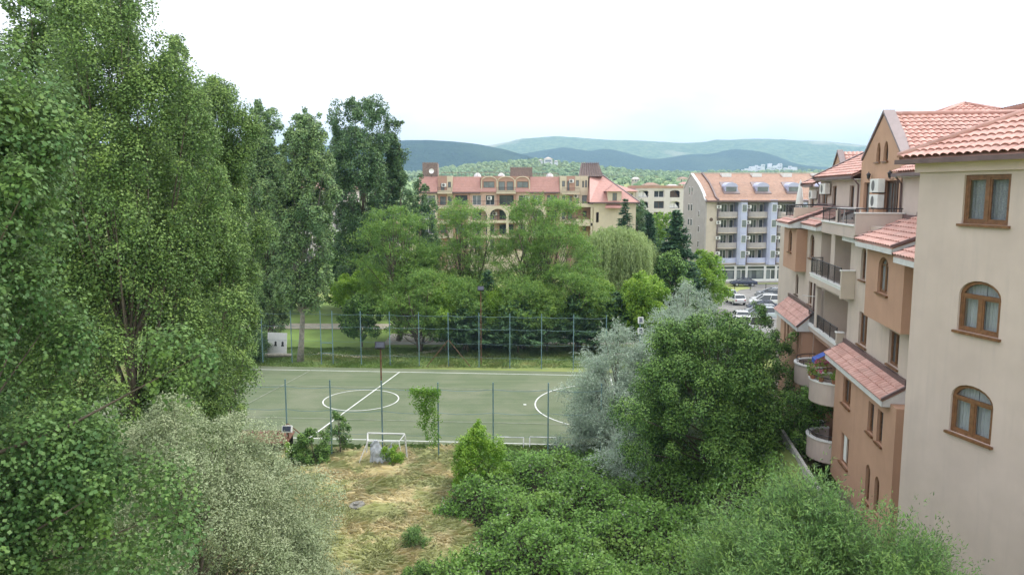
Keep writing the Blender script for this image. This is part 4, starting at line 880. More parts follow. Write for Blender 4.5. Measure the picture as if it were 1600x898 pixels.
# ------------------------------------------------------------------ generic blocks further back
def block(label, x, y, w, d, h, wallm, roofm, ncol, nrow, roof_h=2.0, arches=False, rz=0, flat_=False, wmat='glass', fh=2.9, group=None, loggia=.4, z0=None, name='apartment_building', rng=random.Random(4)):
    z0 = float(zfar(x, y)) if z0 is None else z0
    r_ = thing(name, (x, y, z0), label, 'building', group, rz); hs = []; st_ = w/ncol
    for i in range(ncol):
        for k_ in range(nrow):
            a = i*st_ + st_*.18; c = (i+1)*st_ - st_*.18; z = h - (k_+1)*fh + .45
            if z < .3: continue
            hs.append((a, c, z, z+fh*.66, (.5 if arches and i % 2 == 0 else 0)))
    MB().wall(rect(0, w, -2, h), [shape(*q) for q in hs], 0, loggia, d).build('wall', wallm, r_)
    for q in hs:
        f = MB().wall(shape(*q[:4], q[4]), [rect(q[0]+.12, (q[0]+q[1])/2-.06, q[2]+.1, q[3]-.25), rect((q[0]+q[1])/2+.06, q[1]-.12, q[2]+.1, q[3]-.25)], loggia-.12, .08).build('window', 'white' if rng.random() < .5 else 'darkwood', r_)
        MB().box(q[0]+.03, q[1]-.03, loggia-.07, loggia-.05, q[2]+.03, q[3]-.03 - q[4]*.6).build('pane', wmat, f)
    if flat_: MB().box(-.2, w+.2, -.25, d+.2, h, h+.7).build('parapet', roofm, r_)
    else:
        e = .6; zz = h; ry = d/2; hi = min(w/2-.1, ry)
        MB().add([(-e, -e, zz), (w+e, -e, zz), (w+e, d+e, zz), (-e, d+e, zz), (hi, ry, zz+roof_h), (w-hi, ry, zz+roof_h), (-e, -e, zz-.2), (w+e, -e, zz-.2), (w+e, d+e, zz-.2), (-e, d+e, zz-.2)],
             [(0, 1, 5, 4), (1, 2, 5), (2, 3, 4, 5), (3, 0, 4), (0, 6, 7, 1), (1, 7, 8, 2), (2, 8, 9, 3), (3, 9, 6, 0), (9, 8, 7, 6)]).build('roof', roofm, r_)
    return r_
C1 = block('cream and grey balcony block with arched loggias between the hotel and the grey gable', 34.2, 214, 17.4, 14, 17.2, 'white_wall', 'brick', 4, 6, arches=True, flat_=True, fh=3.0, loggia=.9, z0=0)
C2 = block('red roofed wing left of the cream arched block, mostly behind the hotel', 20.0, 212, 13.8, 12, 16.4, 'palebeige', 'tile3', 4, 6, 2.4, fh=3.0, loggia=1.0, z0=0)
C3 = block('cream block with orange tiled roof right behind the arched block', 51.4, 222, 15, 12, 17.0, 'cream', 'tile2', 4, 6, 2.2, arches=True, fh=3.0, loggia=.9, z0=0)
F1 = block('pale apartment block glimpsed between the poplars beyond the lawn', -58, 150, 26, 12, 17, 'white_wall', 'tile3', 8, 6, 2.0, fh=2.9, z0=0, loggia=.8)
F2 = block('pinkish building glimpsed low between the poplar and locust trunks', -30, 140, 11, 10, 9.5, 'palebeige', 'tile3', 4, 3, 2.0, z0=0, loggia=.6)
# far houses on the plain and the hill
hr_ = random.Random(12); gh = 'small houses scattered on the plain far away'
spots = [(1005, 276, 620), (1023, 279, 520), (1040, 281, 560), (1058, 279, 640), (1012, 283, 430), (1047, 288, 470), (1032, 290, 400), (985, 270, 900), (1060, 272, 900), (996, 289, 350), (975, 282, 500)]
lbh = 'small pale far house with a low roof among trees on the plain'
for i, (px, py, Y) in enumerate(spots):
    x = (px-800)/1200*Y; zt = 16.5+(298-py)/1200*Y; z0 = float(zfar(x, Y)); w = hr_.uniform(9, 16); h = max(5, min(9, zt-z0))
    r_ = thing('house', (x, Y, z0-1), lbh, 'house', gh, hr_.uniform(-.2, .2))
    MB().box(0, w, 0, 10, 0, h+1).build('wall', hr_.choice(['white_wall', 'cream', 'palebeige']), r_)
    MB().add([(-.5, -.5, h+1), (w+.5, -.5, h+1), (w+.5, 10.5, h+1), (-.5, 10.5, h+1), (w*.3, 5, h+3), (w*.7, 5, h+3)], [(0, 1, 5, 4), (1, 2, 5), (2, 3, 4, 5), (3, 0, 4), (3, 2, 1, 0)]).build('roof', hr_.choice(['tile3', 'tile2', 'white_wall']), r_)
    for k_ in range(3): MB().box(w*(k_+.5)/3-.8, w*(k_+.5)/3+.8, -.05, -.005, h-1.7, h-.3).build('window', 'glass', r_)
wb = block('long white flat roofed building on the plain just left of the grey gable', 108, 520, 34, 14, 7.5, 'white_wall', 'white_wall', 8, 2, flat_=True, loggia=.5)
# white house on the low hill and the white hillside town
def hill_house(px, py, Y, w, h, label, group=None, gable=True):
    x = (px-800)/1200*Y; z1 = 16.5+(298-py)/1200*Y
    r_ = thing('house', (x, Y, z1-h), label, 'house', group); MB().box(-w/2, w/2, 0, w*.7, -14 if gable else -20, h*.6 if gable else h).build('wall', 'white', r_)
    if gable: MB().add([(-w*.56, -1, h*.58), (w*.56, -1, h*.58), (w*.56, w*.75, h*.58), (-w*.56, w*.75, h*.58), (0, w*.35, h)], [(0, 1, 4), (1, 2, 4), (2, 3, 4), (3, 0, 4), (3, 2, 1, 0)]).build('roof', 'palebeige', r_)
    MB().box(-w*.35, w*.35, -.3, -.1, 1, h*.35).build('window', 'glass2', r_)
hill_house(856, 246, 1560, 17, 11, 'white house with hipped roof standing alone on the low green hill')
hill_house(844, 250, 1560, 9, 5, 'small annex to the left of the white hill house')
hill_house(868, 251.5, 1560, 8, 5, 'small white shed to the right of the white hill house')
gt_ = 'white blocks of the far town at the foot of the hills'
tr = random.Random(5)
for i in range(60):
    px = tr.choice([tr.gauss(1176, 6), tr.gauss(1202, 8), tr.gauss(1229, 8), tr.uniform(1150, 1330)]); py = 270 - min(12, abs(tr.gauss(0, 1))*9)*math.exp(-((px-1203)/45)**2) - tr.random()*3
    hill_house(px, py, 3330+tr.uniform(-20, 100), tr.uniform(10, 24), tr.uniform(9, 17), 'tiny white block of the far town at the foot of the hills', gt_, False)

# ------------------------------------------------------------------ pitch fences, lamps, goals
def post_fence(label, pts, h, braces=(), wires=(.05, 1.1, 2.2, 3.3, 4.35), net=True, gate=None, sag=.0):
    x0, y0 = pts[0]; root = thing('pitch_fence', (x0, y0, float(zg(x0, y0))), label, 'fence')
    rel = [(x-x0, y-y0) for x, y in pts]
    for x, y in rel: MB().tube([(x, y, -.1), (x, y, h)], .045, 6).build('post', 'fence', root)
    w = MB()
    for z in wires:
        line_ = []
        for (a, c) in zip(rel[:-1], rel[1:]):
            for t in (0, .33, .66): line_.append((a[0]+(c[0]-a[0])*t, a[1]+(c[1]-a[1])*t, z-(sag if t else 0)))
        line_.append((*rel[-1], z)); w.tube(line_, .013 if z > 3 else .008, 4)
    w.build('wire', 'fence', root)
    if net:
        n_ = MB()
        for a, c in zip(rel[:-1], rel[1:]): n_.add([(a[0], a[1]-.03, .02), (c[0], c[1]-.03, .02), (c[0], c[1]-.03, wires[-1]), (a[0], a[1]-.03, wires[-1])], [(0, 1, 2, 3)])
        n_.build('netting', 'net', root)
    for (i, s) in braces: MB().tube([(rel[i][0], rel[i][1], 2.6), (rel[i][0]+s*2.1, rel[i][1]-.02, 0)], .035, 5).build('brace', 'rust', root)
    return root
nm_ = bpy.data.materials.new('netting'); t, b = nodes(nm_); b.inputs['Base Color'].default_value = (.07, .11, .11, 1)
tr_n = t.nodes.new('ShaderNodeBsdfTransparent'); ms = t.nodes.new('ShaderNodeMixShader'); br = t.nodes.new('ShaderNodeTexBrick'); br.offset = 0; br.inputs['Scale'].default_value = 1
br.inputs['Brick Width'].default_value = .15; br.inputs['Row Height'].default_value = .15; br.inputs['Mortar Size'].default_value = .006
tcn = t.nodes.new('ShaderNodeTexCoord'); mpn = t.nodes.new('ShaderNodeMapping'); mpn.inputs['Rotation'].default_value = (R(90), 0, 0); t.links.new(tcn.outputs['Object'], mpn.inputs['Vector']); t.links.new(mpn.outputs['Vector'], br.inputs['Vector'])
ms.inputs[0].default_value = .07; t.links.new(tr_n.outputs[0], ms.inputs[1]); t.links.new(b.outputs[0], ms.inputs[2]); t.links.new(ms.outputs[0], t.nodes['Material Output'].inputs['Surface'])
M['net'] = nm_
fp = [(-30, 74.4)] + [(x, 71.9 - .095*(x+14)) for x in (-27.0, -24.1, -21.2, -18.3, -17.15, -14.4, -11.6, -8.8, -6.0, -3.1, -.2, 2.75, 5.7, 8.7)]
ff = post_fence('tall teal post fence with wires along the far side of the pitch', fp, 5.2, [(9, 1), (9, -1)], (.05, 1.0, 2.3, 3.7, 4.9), sag=.08)
g_ = MB(); x0, y0 = fp[0]
for z in (2.1,): g_.tube([(fp[4][0]-x0, fp[4][1]-y0, z), (fp[5][0]-x0, fp[5][1]-y0, z)], .04)
g_.tube([(fp[4][0]-x0+.1, fp[4][1]-y0, 1.1), (fp[5][0]-x0-.1, fp[5][1]-y0, 1.1)], .03); g_.build('gate', 'fence', ff)
np_ = [(-20.5, 47.2), (-17.3, 46.8), (-14.0, 46.3), (-11.2, 46.1), (-8.0, 45.9), (-4.5, 45.5), (-1.15, 45.5), (2.2, 45.4), (5.4, 45.2)]
post_fence('lower teal post fence along the near side of the pitch with a sagging top wire', np_, 5.0, [], (.1, 1.7, 3.1, 4.55), sag=.10)
def flood(label, x, y, z1, pole='rust', z0=0, w=.62, tilt=-25, brace=True, two=False, poler=.05):
    r_ = thing('floodlight', (x, y, z0), label, 'floodlight'); MB().tube([(0, 0, 0), (0, 0, z1)], poler, 6).build('pole', pole, r_)
    for i in range(2 if two else 1):
        hd = bevel(MB().box(-w/2, w/2, -.12, .12, -.22, .22).build('lamp_head', 'plastic' if (two or z1 < 3) else 'iron', r_), .02); hd.location = (0, -.15, z1-.05-i*.75); hd.rotation_euler = (R(tilt), 0, 0)
        MB().box(-w/2+.06, w/2-.06, -.135, -.125, -.16, .16).build('lens', 'lens', hd)
    return r_
flood('floodlight on a tall rusty pole at the near fence right of the centre circle', -8.05, 46.2, 7.2)
flood('floodlight on a tall pole at the far fence before the dark trees', -2.95, 72.0, 7.4)
flood('pair of white floodlights on one pole above the silver tree', 8.8, 52, 7.75, 'fence', two=True, w=.36)
fl = flood('low white floodlight with two rusty struts at the near fence left', -13.85, 46.0, 2.0, 'rust')
MB().tube([(0, .02, 2.25), (-2.0, .05, .35)], .035).tube([(0, .02, 2.25), (1.2, .05, 1.2)], .03).build('strut', 'rust', fl)
# goal with tarpaulin
gl = thing('goal', (-7.75, 45.1, 0), 'white goal frame with grey sheet and netting inside behind the near fence', 'goal', rz=R(-4))
MB().tube([(-1.3, .5, 0), (-1.15, .5, 1.75)], .05).build('post', 'white', gl); MB().tube([(1.3, .5, 0), (1.15, .5, 1.75)], .05).build('post', 'white', gl)
MB().tube([(-1.15, .5, 1.75), (1.15, .5, 1.75)], .05).build('crossbar', 'white', gl)
MB().tube([(-1.15, .5, 1.73), (-.95, -.25, 1.5), (-1.5, -.9, 0), (-1.3, .5, .03)], .035).tube([(1.15, .5, 1.73), (.95, -.25, 1.5), (1.4, -.9, 0), (1.3, .5, .03)], .035).tube([(-.95, -.25, 1.5), (.95, -.25, 1.5)], .035).tube([(-1.5, -.9, .03), (1.4, -.9, .03)], .035).build('back_frame', 'white', gl)
sh = MB(); nx_, nz_ = 12, 12; rg = random.Random(2)
for j in range(nz_):
    for i in range(nx_):
        f = i/(nx_-1); g2_ = j/(nz_-1); sh.v.append((-.75+1.3*f+rg.uniform(-.04, .04), -.35-.5*(1-g2_)+rg.uniform(-.10, .10), 1.65*g2_*(.8+.2*math.sin(f*7))))
for j in range(nz_-1):
    for i in range(nx_-1): a = j*nx_+i; sh.f.append((a, a+1, a+nx_+1, a+nx_))
o = sh.build('sheet', 'tarp', gl, True); so = o.modifiers.new('s', 'SOLIDIFY'); so.thickness = .02
for (x, sgn, lb) in ((-.1, 1, 'small low white goal lying beside the green young tree'), (2.0, -1, 'small low white goal at the edge of the silver tree')):
    r_ = thing('small_goal', (x, 48.0, 0), lb, 'goal', rz=R(-4)); 
    for sx in (-.85, .85): MB().tube([(sx, 0, 0), (sx, 0, .72)], .04).build('post', 'white', r_)
    MB().tube([(-.85, 0, .72), (.85, 0, .72)], .04).build('crossbar', 'white', r_); MB().tube([(-.85, 0, .7), (-.85, -.6, .02), (.85, -.6, .02), (.85, 0, .7)], .025).build('back_frame', 'white', r_)
# billboard
bl = thing('billboard', (-23.7, 75.9, 0), 'leaning white board with two small dark figures at the left of the far fence', 'board', rz=R(-12))
p_ = MB().box(-1.05, 1.05, -.03, .03, .15, 2.35).build('panel', 'white', bl); p_.rotation_euler = (R(-8), 0, R(0))
MB().box(-1.02, 1.02, -.04, -.032, 1.62, 1.66).box(-1.02, 1.02, -.04, -.032, .85, .88).lathe([(.11, -.001), (.11, .001)], (0, 0, 0), 3).build('seams', 'fascia', p_)
fg = MB()
for xx in (-.15, .62):
    fg.add([(xx+.13*math.cos(t), -.045, 1.35+.13*math.sin(t)) for t in np.linspace(0, 6.28, 13)[:-1]], [tuple(range(12))]); fg.add([(xx-.17, -.045, 1.0), (xx+.17, -.045, 1.0), (xx+.10, -.045, 1.24), (xx-.10, -.045, 1.24)], [(0, 1, 2, 3)])
fg.build('printed_figures', 'iron', p_)
for sx in (-.8, .8): MB().tube([(sx, .05, 0), (sx, .35, 2.3)], .04).build('leg', 'rust', bl)
# shed with rusty roof
sd_ = thing('shed', (-16.8, 46.5, 0), 'low dark shelter with a rusty roof by the near fence', 'shed', rz=R(-3))
MB().slab([(-1.9, -1.0, 1.15), (3.1, -1.0, 1.15), (3.1, .6, 1.42), (-1.9, .6, 1.42)], (0, 0, .07)).build('roof', 'rust', sd_)
MB().box(-1.8, 3.0, .4, .46, .05, 1.33).build('back_wall', 'iron', sd_)
for sx in (-1.75, .2, 1.6, 2.95): MB().tube([(sx, -.85, 0), (sx, -.85, 1.15)], .04).build('post', 'rust', sd_)
# stones
M['stone'] = plain('mossy concrete', (.20, .195, .175), .95, var=.35, scale=7, bump=.6)
for (x, y, r0_, lb) in ((-8.05, 38.3, .40, 'round concrete lid half sunk in the dry grass, farther one'), (-8.7, 36.0, .5, 'darker concrete slab in the dry grass, nearer one')):
    o = MB().lathe([(.01, .42), (r0_*.35, .44), (r0_*.4, .36), (r0_, .34), (r0_*1.05, .26), (r0_, .0)], (0, 0, 0), 14).build('concrete_lid', 'stone', label=lb, cat='lid'); o.location = (x, y, -.02); o.rotation_euler = (R(6), R(-5), 0)
# log and bench line behind far fence
for (x, y, L_, lb) in ((10.3, 75.0, 2.4, 'grey log lying on the grass past the right end of the far fence'), (-24.0, 74.9, 4.0, 'low brown log at the foot of the white board')):
    o = MB().tube([(-L_/2, 0, .25), (-L_/4, .05, .3), (L_/4, -.04, .27), (L_/2, .02, .22)], [.2, .22, .2, .17], 8).build('fallen_log', 'palebark', None, True, label=lb, cat='log'); o.location = (x, y, 0); o.rotation_euler.z = R(12)
# street barrier in the car park
bf = thing('barrier', (32, 127.3, 0), 'dark metal barrier with posts between the car park and the blue car', 'barrier')
for i in range(6): MB().tube([(i*2.6, 0, 0), (i*2.6, 0, 1.15)], .05, 6).build('post', 'iron', bf)
MB().tube([(0, 0, 1.0), (13, 0, 1.0)], .03, 5).tube([(0, 0, .5), (13, 0, .5)], .03, 5).build('rail', 'iron', bf)

# ------------------------------------------------------------------ cars
def make_car(kind, paint, label, x, y, rz, group='cars in the car park'):
    r_ = thing('parked_car', (x, y, float(zg(x, y))+.03), label, 'car', group, rz)
    L_ = {'saloon': 2.25, 'hatch': 2.0, 'suv': 2.25, 'van': 2.4}[kind]; W2 = .86
    roofz = {'saloon': 1.42, 'hatch': 1.48, 'suv': 1.75, 'van': 1.95}[kind]
    low = {'saloon': [(-L_, .35), (-L_, .78), (-L_+.15, .95), (-1.15, 1.0), (.95, .95), (1.95, .82), (L_, .62), (L_, .32)],
           'hatch': [(-L_, .35), (-L_, .85), (-L_+.1, 1.0), (.85, .98), (1.7, .84), (L_, .62), (L_, .32)],
           'suv': [(-L_, .42), (-L_, 1.0), (-L_+.1, 1.12), (1.0, 1.1), (1.95, 1.0), (L_, .8), (L_, .40)],
           'van': [(-L_, .40), (-L_, 1.0), (-L_+.05, 1.12), (1.6, 1.1), (2.1, .95), (L_, .75), (L_, .38)]}[kind]
    zb = low[2][1]-.02
    cab = {'saloon': [(-1.55, -1.0), (-.05, 1.15)], 'hatch': [(-1.9, -1.6), (.1, 1.05)], 'suv': [(-2.12, -1.85), (.25, 1.15)], 'van': [(-2.33, -2.2), (.9, 1.7)]}[kind]
    rb, rt_, ft, fb = cab[0][0], cab[0][1], cab[1][0], cab[1][1]
    m = MB(); m.slab([(x_, -W2, z_) for x_, z_ in low], (0, 2*W2, 0)); b_ = bevel(m.build('body', paint, r_, True), .09, 3)
    g_ = MB(); i1, i2 = .04, .16
    lo_ = [(rb, -W2+i1), (fb, -W2+i1), (fb, W2-i1), (rb, W2-i1)]; up_ = [(rt_, -W2+i2), (ft, -W2+i2), (ft, W2-i2), (rt_, W2-i2)]
    g_.add([(p[0], p[1], zb) for p in lo_]+[(p[0], p[1], roofz-.05) for p in up_], [(0, 1, 5, 4), (1, 2, 6, 5), (2, 3, 7, 6), (3, 0, 4, 7), (4, 5, 6, 7)]); g_.build('windows', 'glass', r_)
    rf_ = bevel(MB().slab([(p[0], p[1], roofz-.05) for p in [(rt_-.05, -W2+i2-.01), (ft+.07, -W2+i2-.01), (ft+.07, W2-i2+.01), (rt_-.05, W2-i2+.01)]], (0, 0, .06)).build('roof_panel', paint, r_, True), .03, 2)
    pl_ = MB()
    for s in (-1, 1):
        for (a, c) in (((rb, s*(W2-i1)), (rt_, s*(W2-i2))), ((fb, s*(W2-i1)), (ft, s*(W2-i2))), (((rb+fb)/2-.1, s*(W2-i1+.01)), ((rt_+ft)/2, s*(W2-i2+.01)))): pl_.tube([(a[0], a[1], zb), (c[0], c[1], roofz-.03)], .045, 5)
    pl_.build('pillars', paint, r_)
    for wx in (-1.35, 1.35):
        for s in (-1, 1):
            w_ = MB().tube([(wx, s*(W2-.16), .32), (wx, s*(W2+.02), .32)], .33, 16).build('wheel', 'tyre', r_); MB().tube([(wx, s*(W2+.021), .32), (wx, s*(W2+.035), .32)], .2, 10).build('rim', 'car_silver', w_)
    for s in (-1, 1):
        MB().box(L_-.12, L_+.005, s*.62-.16, s*.62+.16, .62, .76).build('headlight', 'glass2', r_); MB().box(-L_-.005, -L_+.1, s*.66-.12, s*.66+.12, .68, .86).build('tail_light', 'tail', r_)
    return r_
M['tail'] = plain('tail lamp', (.35, .02, .02), .3)
make_car('saloon', 'car_blue', 'dark blue saloon parked side on before the shop windows', 40.4, 133.2, R(180))
make_car('suv', 'car_grey', 'dark grey off roader at the left of the car park behind the spruce', 32.3, 122.5, R(100))
make_car('hatch', 'car_pale', 'pale blue hatchback at the left side of the car park', 33.2, 117.5, R(95))
make_car('hatch', 'car_white', 'white hatchback in the left column, nearest one beside the silver tree top', 32.9, 112, R(95))
rowc = [('saloon', 'car_silver', 'silver saloon farthest in the right hand row', 43.4, 119.5), ('hatch', 'car_grey', 'dark hatchback behind the white one in the right hand row', 41.9, 116.6), ('saloon', 'car_white', 'white car with dark windscreen third in the right hand row', 40.2, 112.6),
        ('suv', 'car_white', 'white off roader beside the far tiled roof corner', 38.9, 109.2), ('saloon', 'car_blue', 'dark saloon after the white off roader in the right hand row', 37.5, 105.4), ('hatch', 'car_silver', 'silver hatchback in the middle of the right hand row', 35.8, 101.5),
        ('suv', 'car_pale', 'pale blue grey off roader past the middle of the right hand row', 34.2, 97.6), ('saloon', 'car_grey', 'dark grey saloon behind the twigs in the right hand row', 32.3, 93.6), ('hatch', 'car_white', 'white hatchback behind the twigs in the right hand row', 30.6, 89.4),
        ('van', 'car_white', 'white van nearest to the terracotta block in the right hand row', 28.6, 84.8), ('saloon', 'car_silver', 'silver saloon close to the terracotta block', 26.6, 80.2)]
for k_, p_, lb, x, y in rowc: make_car(k_, p_, lb, x-2.6, y, R(172))
make_car('hatch', 'car_white', 'white hatchback alone in the middle of the car park lane', 29.0, 96.5, R(85)); make_car('saloon', 'car_silver', 'silver saloon seen between the branches low in the car park', 24.2, 86, R(80))
make_car('saloon', 'car_white', 'white car glimpsed among the trunks left of the pitch', -22.0, 128, R(10)); make_car('hatch', 'car_grey', 'grey car glimpsed among the trunks left of the pitch', -28.0, 129, R(10))

# ------------------------------------------------------------------ air
hz = MB().box(-9000, 9000, -400, 9500, -3, 620).build('haze', 'white', kind='stuff', label='pale summer haze in the air', cat='haze')
hm = bpy.data.materials.new('haze'); hm.use_nodes = True; t = hm.node_tree; t.nodes.clear(); oo = t.nodes.new('ShaderNodeOutputMaterial'); pv = t.nodes.new('ShaderNodeVolumePrincipled')
pv.inputs['Color'].default_value = (.45, .70, 1, 1); pv.inputs['Density'].default_value = 1.5e-4; pv.inputs['Anisotropy'].default_value = .1; t.links.new(pv.outputs[0], oo.inputs['Volume'])
hz.data.materials.clear(); hz.data.materials.append(hm)

# ------------------------------------------------------------------ trees and plants
PO = [(.10, .45), (.2, .8), (.35, 1), (.55, .98), (.75, .78), (.9, .45), (1, .12)]
PO2 = [(.05, .8), (.2, 1), (.45, 1), (.65, .85), (.82, .62), (.93, .38), (1, .12)]
GP = 'poplars in a row along the left side'
# near poplar, left edge
PK = dict(up=.6, inner=.35, fill=.6, asp=.85, hang=.25, out=.4)
tree('poplar_tree', 'nearest large leaved poplar filling the left edge of the view', 'tree', -11.9, 15.5, 20.3, [(.33, .9), (.42, .98), (.52, 1.0), (.62, 1.12), (.70, .98), (.80, .86), (.90, .62), (1, .25)], 3.75, 'L_poplar_near', 200000, .105, nclump=105, cr=.80, ez=1.1, seed=1, group=GP, r0=.28, limbs=60, jitter=.3, tr=.46, rise=.85, **{**PK, 'inner': .5, 'fill': .75})
PK['ez'] = 1.45; PK['hang'] = .15
tree('poplar_tree', 'tallest poplar rising out of the top of the picture, upper left', 'tree', -15.4, 30.5, 24.4, [(.24, 1.1), (.45, 1.15), (.65, 1.05), (.82, .95), (.93, .8), (1, .4)], 2.85, 'L_poplar', 230000, .10, nclump=120, cr=.74, seed=2, group=GP, r0=.3, limbs=50, jitter=.3, tr=.46, **{**PK, 'inner': .5, 'fill': .75})
tree('poplar_tree', 'tall poplar just right of the tallest one, with a pointed separate top', 'tree', -15.2, 36.0, 23.3, [(.2, .8), (.5, 1), (.7, .9), (.85, .62), (.95, .42), (1, .2)], 2.3, 'L_poplar', 140000, .105, nclump=84, cr=.62, seed=3, group=GP, r0=.26, limbs=36, jitter=.28, tr=.46, **{**PK, 'inner': .5, 'fill': .75})
tree('poplar_tree', 'poplar with bushy right flank beside the left end of the pitch', 'tree', -15.45, 40.5, 22.1, [(.13, .4), (.25, .5), (.42, .72), (.6, .95), (.75, .95), (.88, .85), (.96, .65), (1, .3)], 2.05, 'L_poplar', 140000, .105, nclump=84, cr=.64, seed=4, group=GP, r0=.24, limbs=36, jitter=.28, tr=.46, **{**PK, 'inner': .5, 'fill': .75})
tree('poplar_tree', 'loose topped poplar behind the two largest ones at the upper left corner', 'tree', -20.8, 34.5, 25.2, [(.3, 1), (.7, 1), (.9, .75), (1, .4)], 2.6, 'L_poplar', 120000, .13, nclump=110, cr=.75, seed=5, group=GP, r0=.26, limbs=60, **PK)
tree('poplar_tree', 'poplar partly hidden at the far left behind the nearest one', 'tree', -22.0, 27.5, 19.5, PO2, 3.2, 'L_poplar', 60000, .15, nclump=80, cr=.8, seed=6, group=GP, r0=.26, limbs=30, **PK)
GP2 = 'poplars beyond the left end of the pitch'
PK['up'] = .9
tree('poplar_tree', 'pale green poplar standing left of the bare grey trunk by the fence', 'tree', -24.9, 78, 25.6, [(.1, .55), (.2, .85), (.4, 1), (.6, 1), (.78, .85), (.9, .6), (1, .25)], 2.9, 'L_poplar_far', 80000, .19, nclump=110, cr=.75, seed=7, group=GP2, r0=.35, limbs=60, jitter=.15, **PK)
tree('poplar_tree', 'pale poplar with bare grey trunk right beside the pitch fence', 'tree', -20.6, 73.2, 23.9, [(.22, .5), (.32, .9), (.5, 1), (.7, .95), (.85, .75), (.95, .5), (1, .2)], 3.4, 'L_poplar_far', 90000, .19, nclump=100, cr=.75, seed=8, group=GP2, r0=.30, limbs=60, bark='palebark', lean=(1.6, 0), jitter=.15, **PK)
tree('poplar_tree', 'thinner poplar between the two pale ones, further back', 'tree', -30.0, 92, 27.6, PO, 2.8, 'L_poplar_far', 36000, .24, nclump=70, cr=.9, seed=9, group=GP2, r0=.3, limbs=40, **PK)
tree('poplar_tree', 'broad dark poplar behind the pale ones, its round top above the hills', 'tree', -18.4, 97, 27.4, [(.1, .7), (.3, .9), (.5, .95), (.7, 1), (.86, .95), (.95, .75), (1, .4)], 5.1, 'L_poplar_dark', 110000, .22, nclump=170, cr=.95, seed=10, group=GP2, r0=.5, limbs=90, jitter=.10, **PK)
tree('poplar_tree', 'slim column poplar on the right edge of the dark broad one', 'tree', -14.2, 99, 25.3, PO2, 1.5, 'L_poplar_dark', 24000, .21, nclump=50, cr=.55, seed=12, group=GP2, r0=.2, limbs=20, **PK)
tree('poplar_tree', 'short poplar top showing beside the red roofed hotel', 'tree', -13.4, 112, 20.0, PO, 2.6, 'L_poplar_dark', 20000, .25, nclump=40, cr=.85, seed=13, group=GP2, r0=.2, limbs=20, **PK)
# mistletoe balls
for (mx_, my_, mz_, lb) in [(-19.3, 70.6, 14.2, 'round mistletoe ball hanging high in the pale poplar'), (-17.9, 70.6, 12.8, 'lower round mistletoe ball on the right side of the pale poplar')]:
    rng = np.random.default_rng(int(mz_*10)); V, F = foliage(np.array([[0, 0, 0.]]), np.array([.48]), 2400, .11, .4, rng, fill=.2)
    mesh_np('mistletoe', V, F, 'L_cedar', label=lb, cat='plant').location = (mx_, my_, mz_)
# locust trees
GL = 'feathery locust trees behind the pitch'
LO = [(.20, .6), (.34, .95), (.55, 1), (.78, .9), (.92, .6), (1, .25)]
def locust(label, x, y, H, Rm, n, seed, nc=80, stems=3, prof=LO):
    return tree('locust_tree', label, 'tree', x, y, H, prof, Rm, 'L_locust', int(n*1.0), .20, .5, nc, .95, .55, seed, group=GL, r0=.30, limbs=nc, stems=stems, hang=.1, up=.9, jitter=.2, inner=.3, fill=.3, rise=.5, squash=(1, .8), bark='bark', slen=1.2, droop=.15, shoots=True, twig=.5)
locust('yellow green locust tree at the left end of the row behind the pitch', -12.6, 84, 14.8, 5.4, 62000, 21, 110)
locust('slim airy locust tree between two broader ones, facing the arched hotel front', -5.8, 86, 16.2, 4.2, 42000, 22, 80)
locust('broad locust tree with forked limbs in the middle of the row', 3.4, 85, 16.1, 6.4, 80000, 23, 130, 5)
locust('low spreading locust crown under the broad forked one', 6.8, 80, 9.0, 4.6, 40000, 24, 70)
locust('low spreading locust crown near the fence in the gap right of the middle', 1.2, 79.5, 7.6, 4.0, 36000, 26, 60)
locust('low locust crown leaning over the fence left of the thin topped spruce', -5.0, 79.3, 7.8, 3.4, 30000, 27, 50)
locust('low locust crown at the fence between two dark cedars', -9.5, 78.5, 8.4, 4.4, 38000, 25, 70)
tree('maple_tree', 'bright green round maple beside the weeping willow', 'tree', 13.7, 78, 8.3, [(.15, .7), (.35, 1), (.6, 1), (.85, .7), (1, .2)], 2.9, 'L_maple', 34000, .2, .8, 60, .8, .8, 26, r0=.2)
tree('maple_tree', 'green tree at the foot of the tall spruce by the lilac block', 'tree', 26.2, 104, 8.6, [(.1, .8), (.35, 1), (.6, .95), (.85, .65), (1, .2)], 3.6, 'L_maple', 26000, .24, .8, 50, .95, .8, 27, r0=.2)
tree('maple_tree', 'dark green tree between the willow and the tall spruce', 'tree', 19.0, 92, 9.5, [(.05, .9), (.35, 1), (.6, .95), (.85, .65), (1, .2)], 3.4, 'L_dark', 26000, .24, .8, 50, .95, .8, 28, r0=.2)
tree('maple_tree', 'round green tree top beyond the spruce before the grey gable', 'tree', 34.5, 172, 13.5, [(.05, .8), (.35, 1), (.6, .95), (.85, .65), (1, .2)], 4.6, 'L_maple', 12000, .4, .8, 40, 1.4, .9, 29, r0=.2, limbs=10)
tree('birch_tree', 'drooping grey green tree before the cream balcony block', 'tree', 27.0, 165, 14.2, [(.1, .9), (.4, 1), (.7, .9), (1, .3)], 4.2, 'L_cedar', 14000, .4, .5, 40, 1.3, 1.4, 30, r0=.2, limbs=10, hang=1.2)
tree('lawn_tree', 'tree on the lawn left of the pitch seen through the poplar trunks', 'tree', -35.0, 104, 12.0, [(.15, .8), (.4, 1), (.7, .9), (1, .2)], 6.5, 'L_dark', 30000, .3, .8, 60, 1.3, .9, 31, r0=.3, limbs=25)
tree('lawn_tree', 'dark tree closing the lawn behind the bare grey trunk', 'tree', -22.5, 106, 11.0, [(.15, .8), (.4, 1), (.7, .9), (1, .2)], 6.0, 'L_dark', 30000, .3, .8, 60, 1.3, .9, 32, r0=.3, limbs=25)
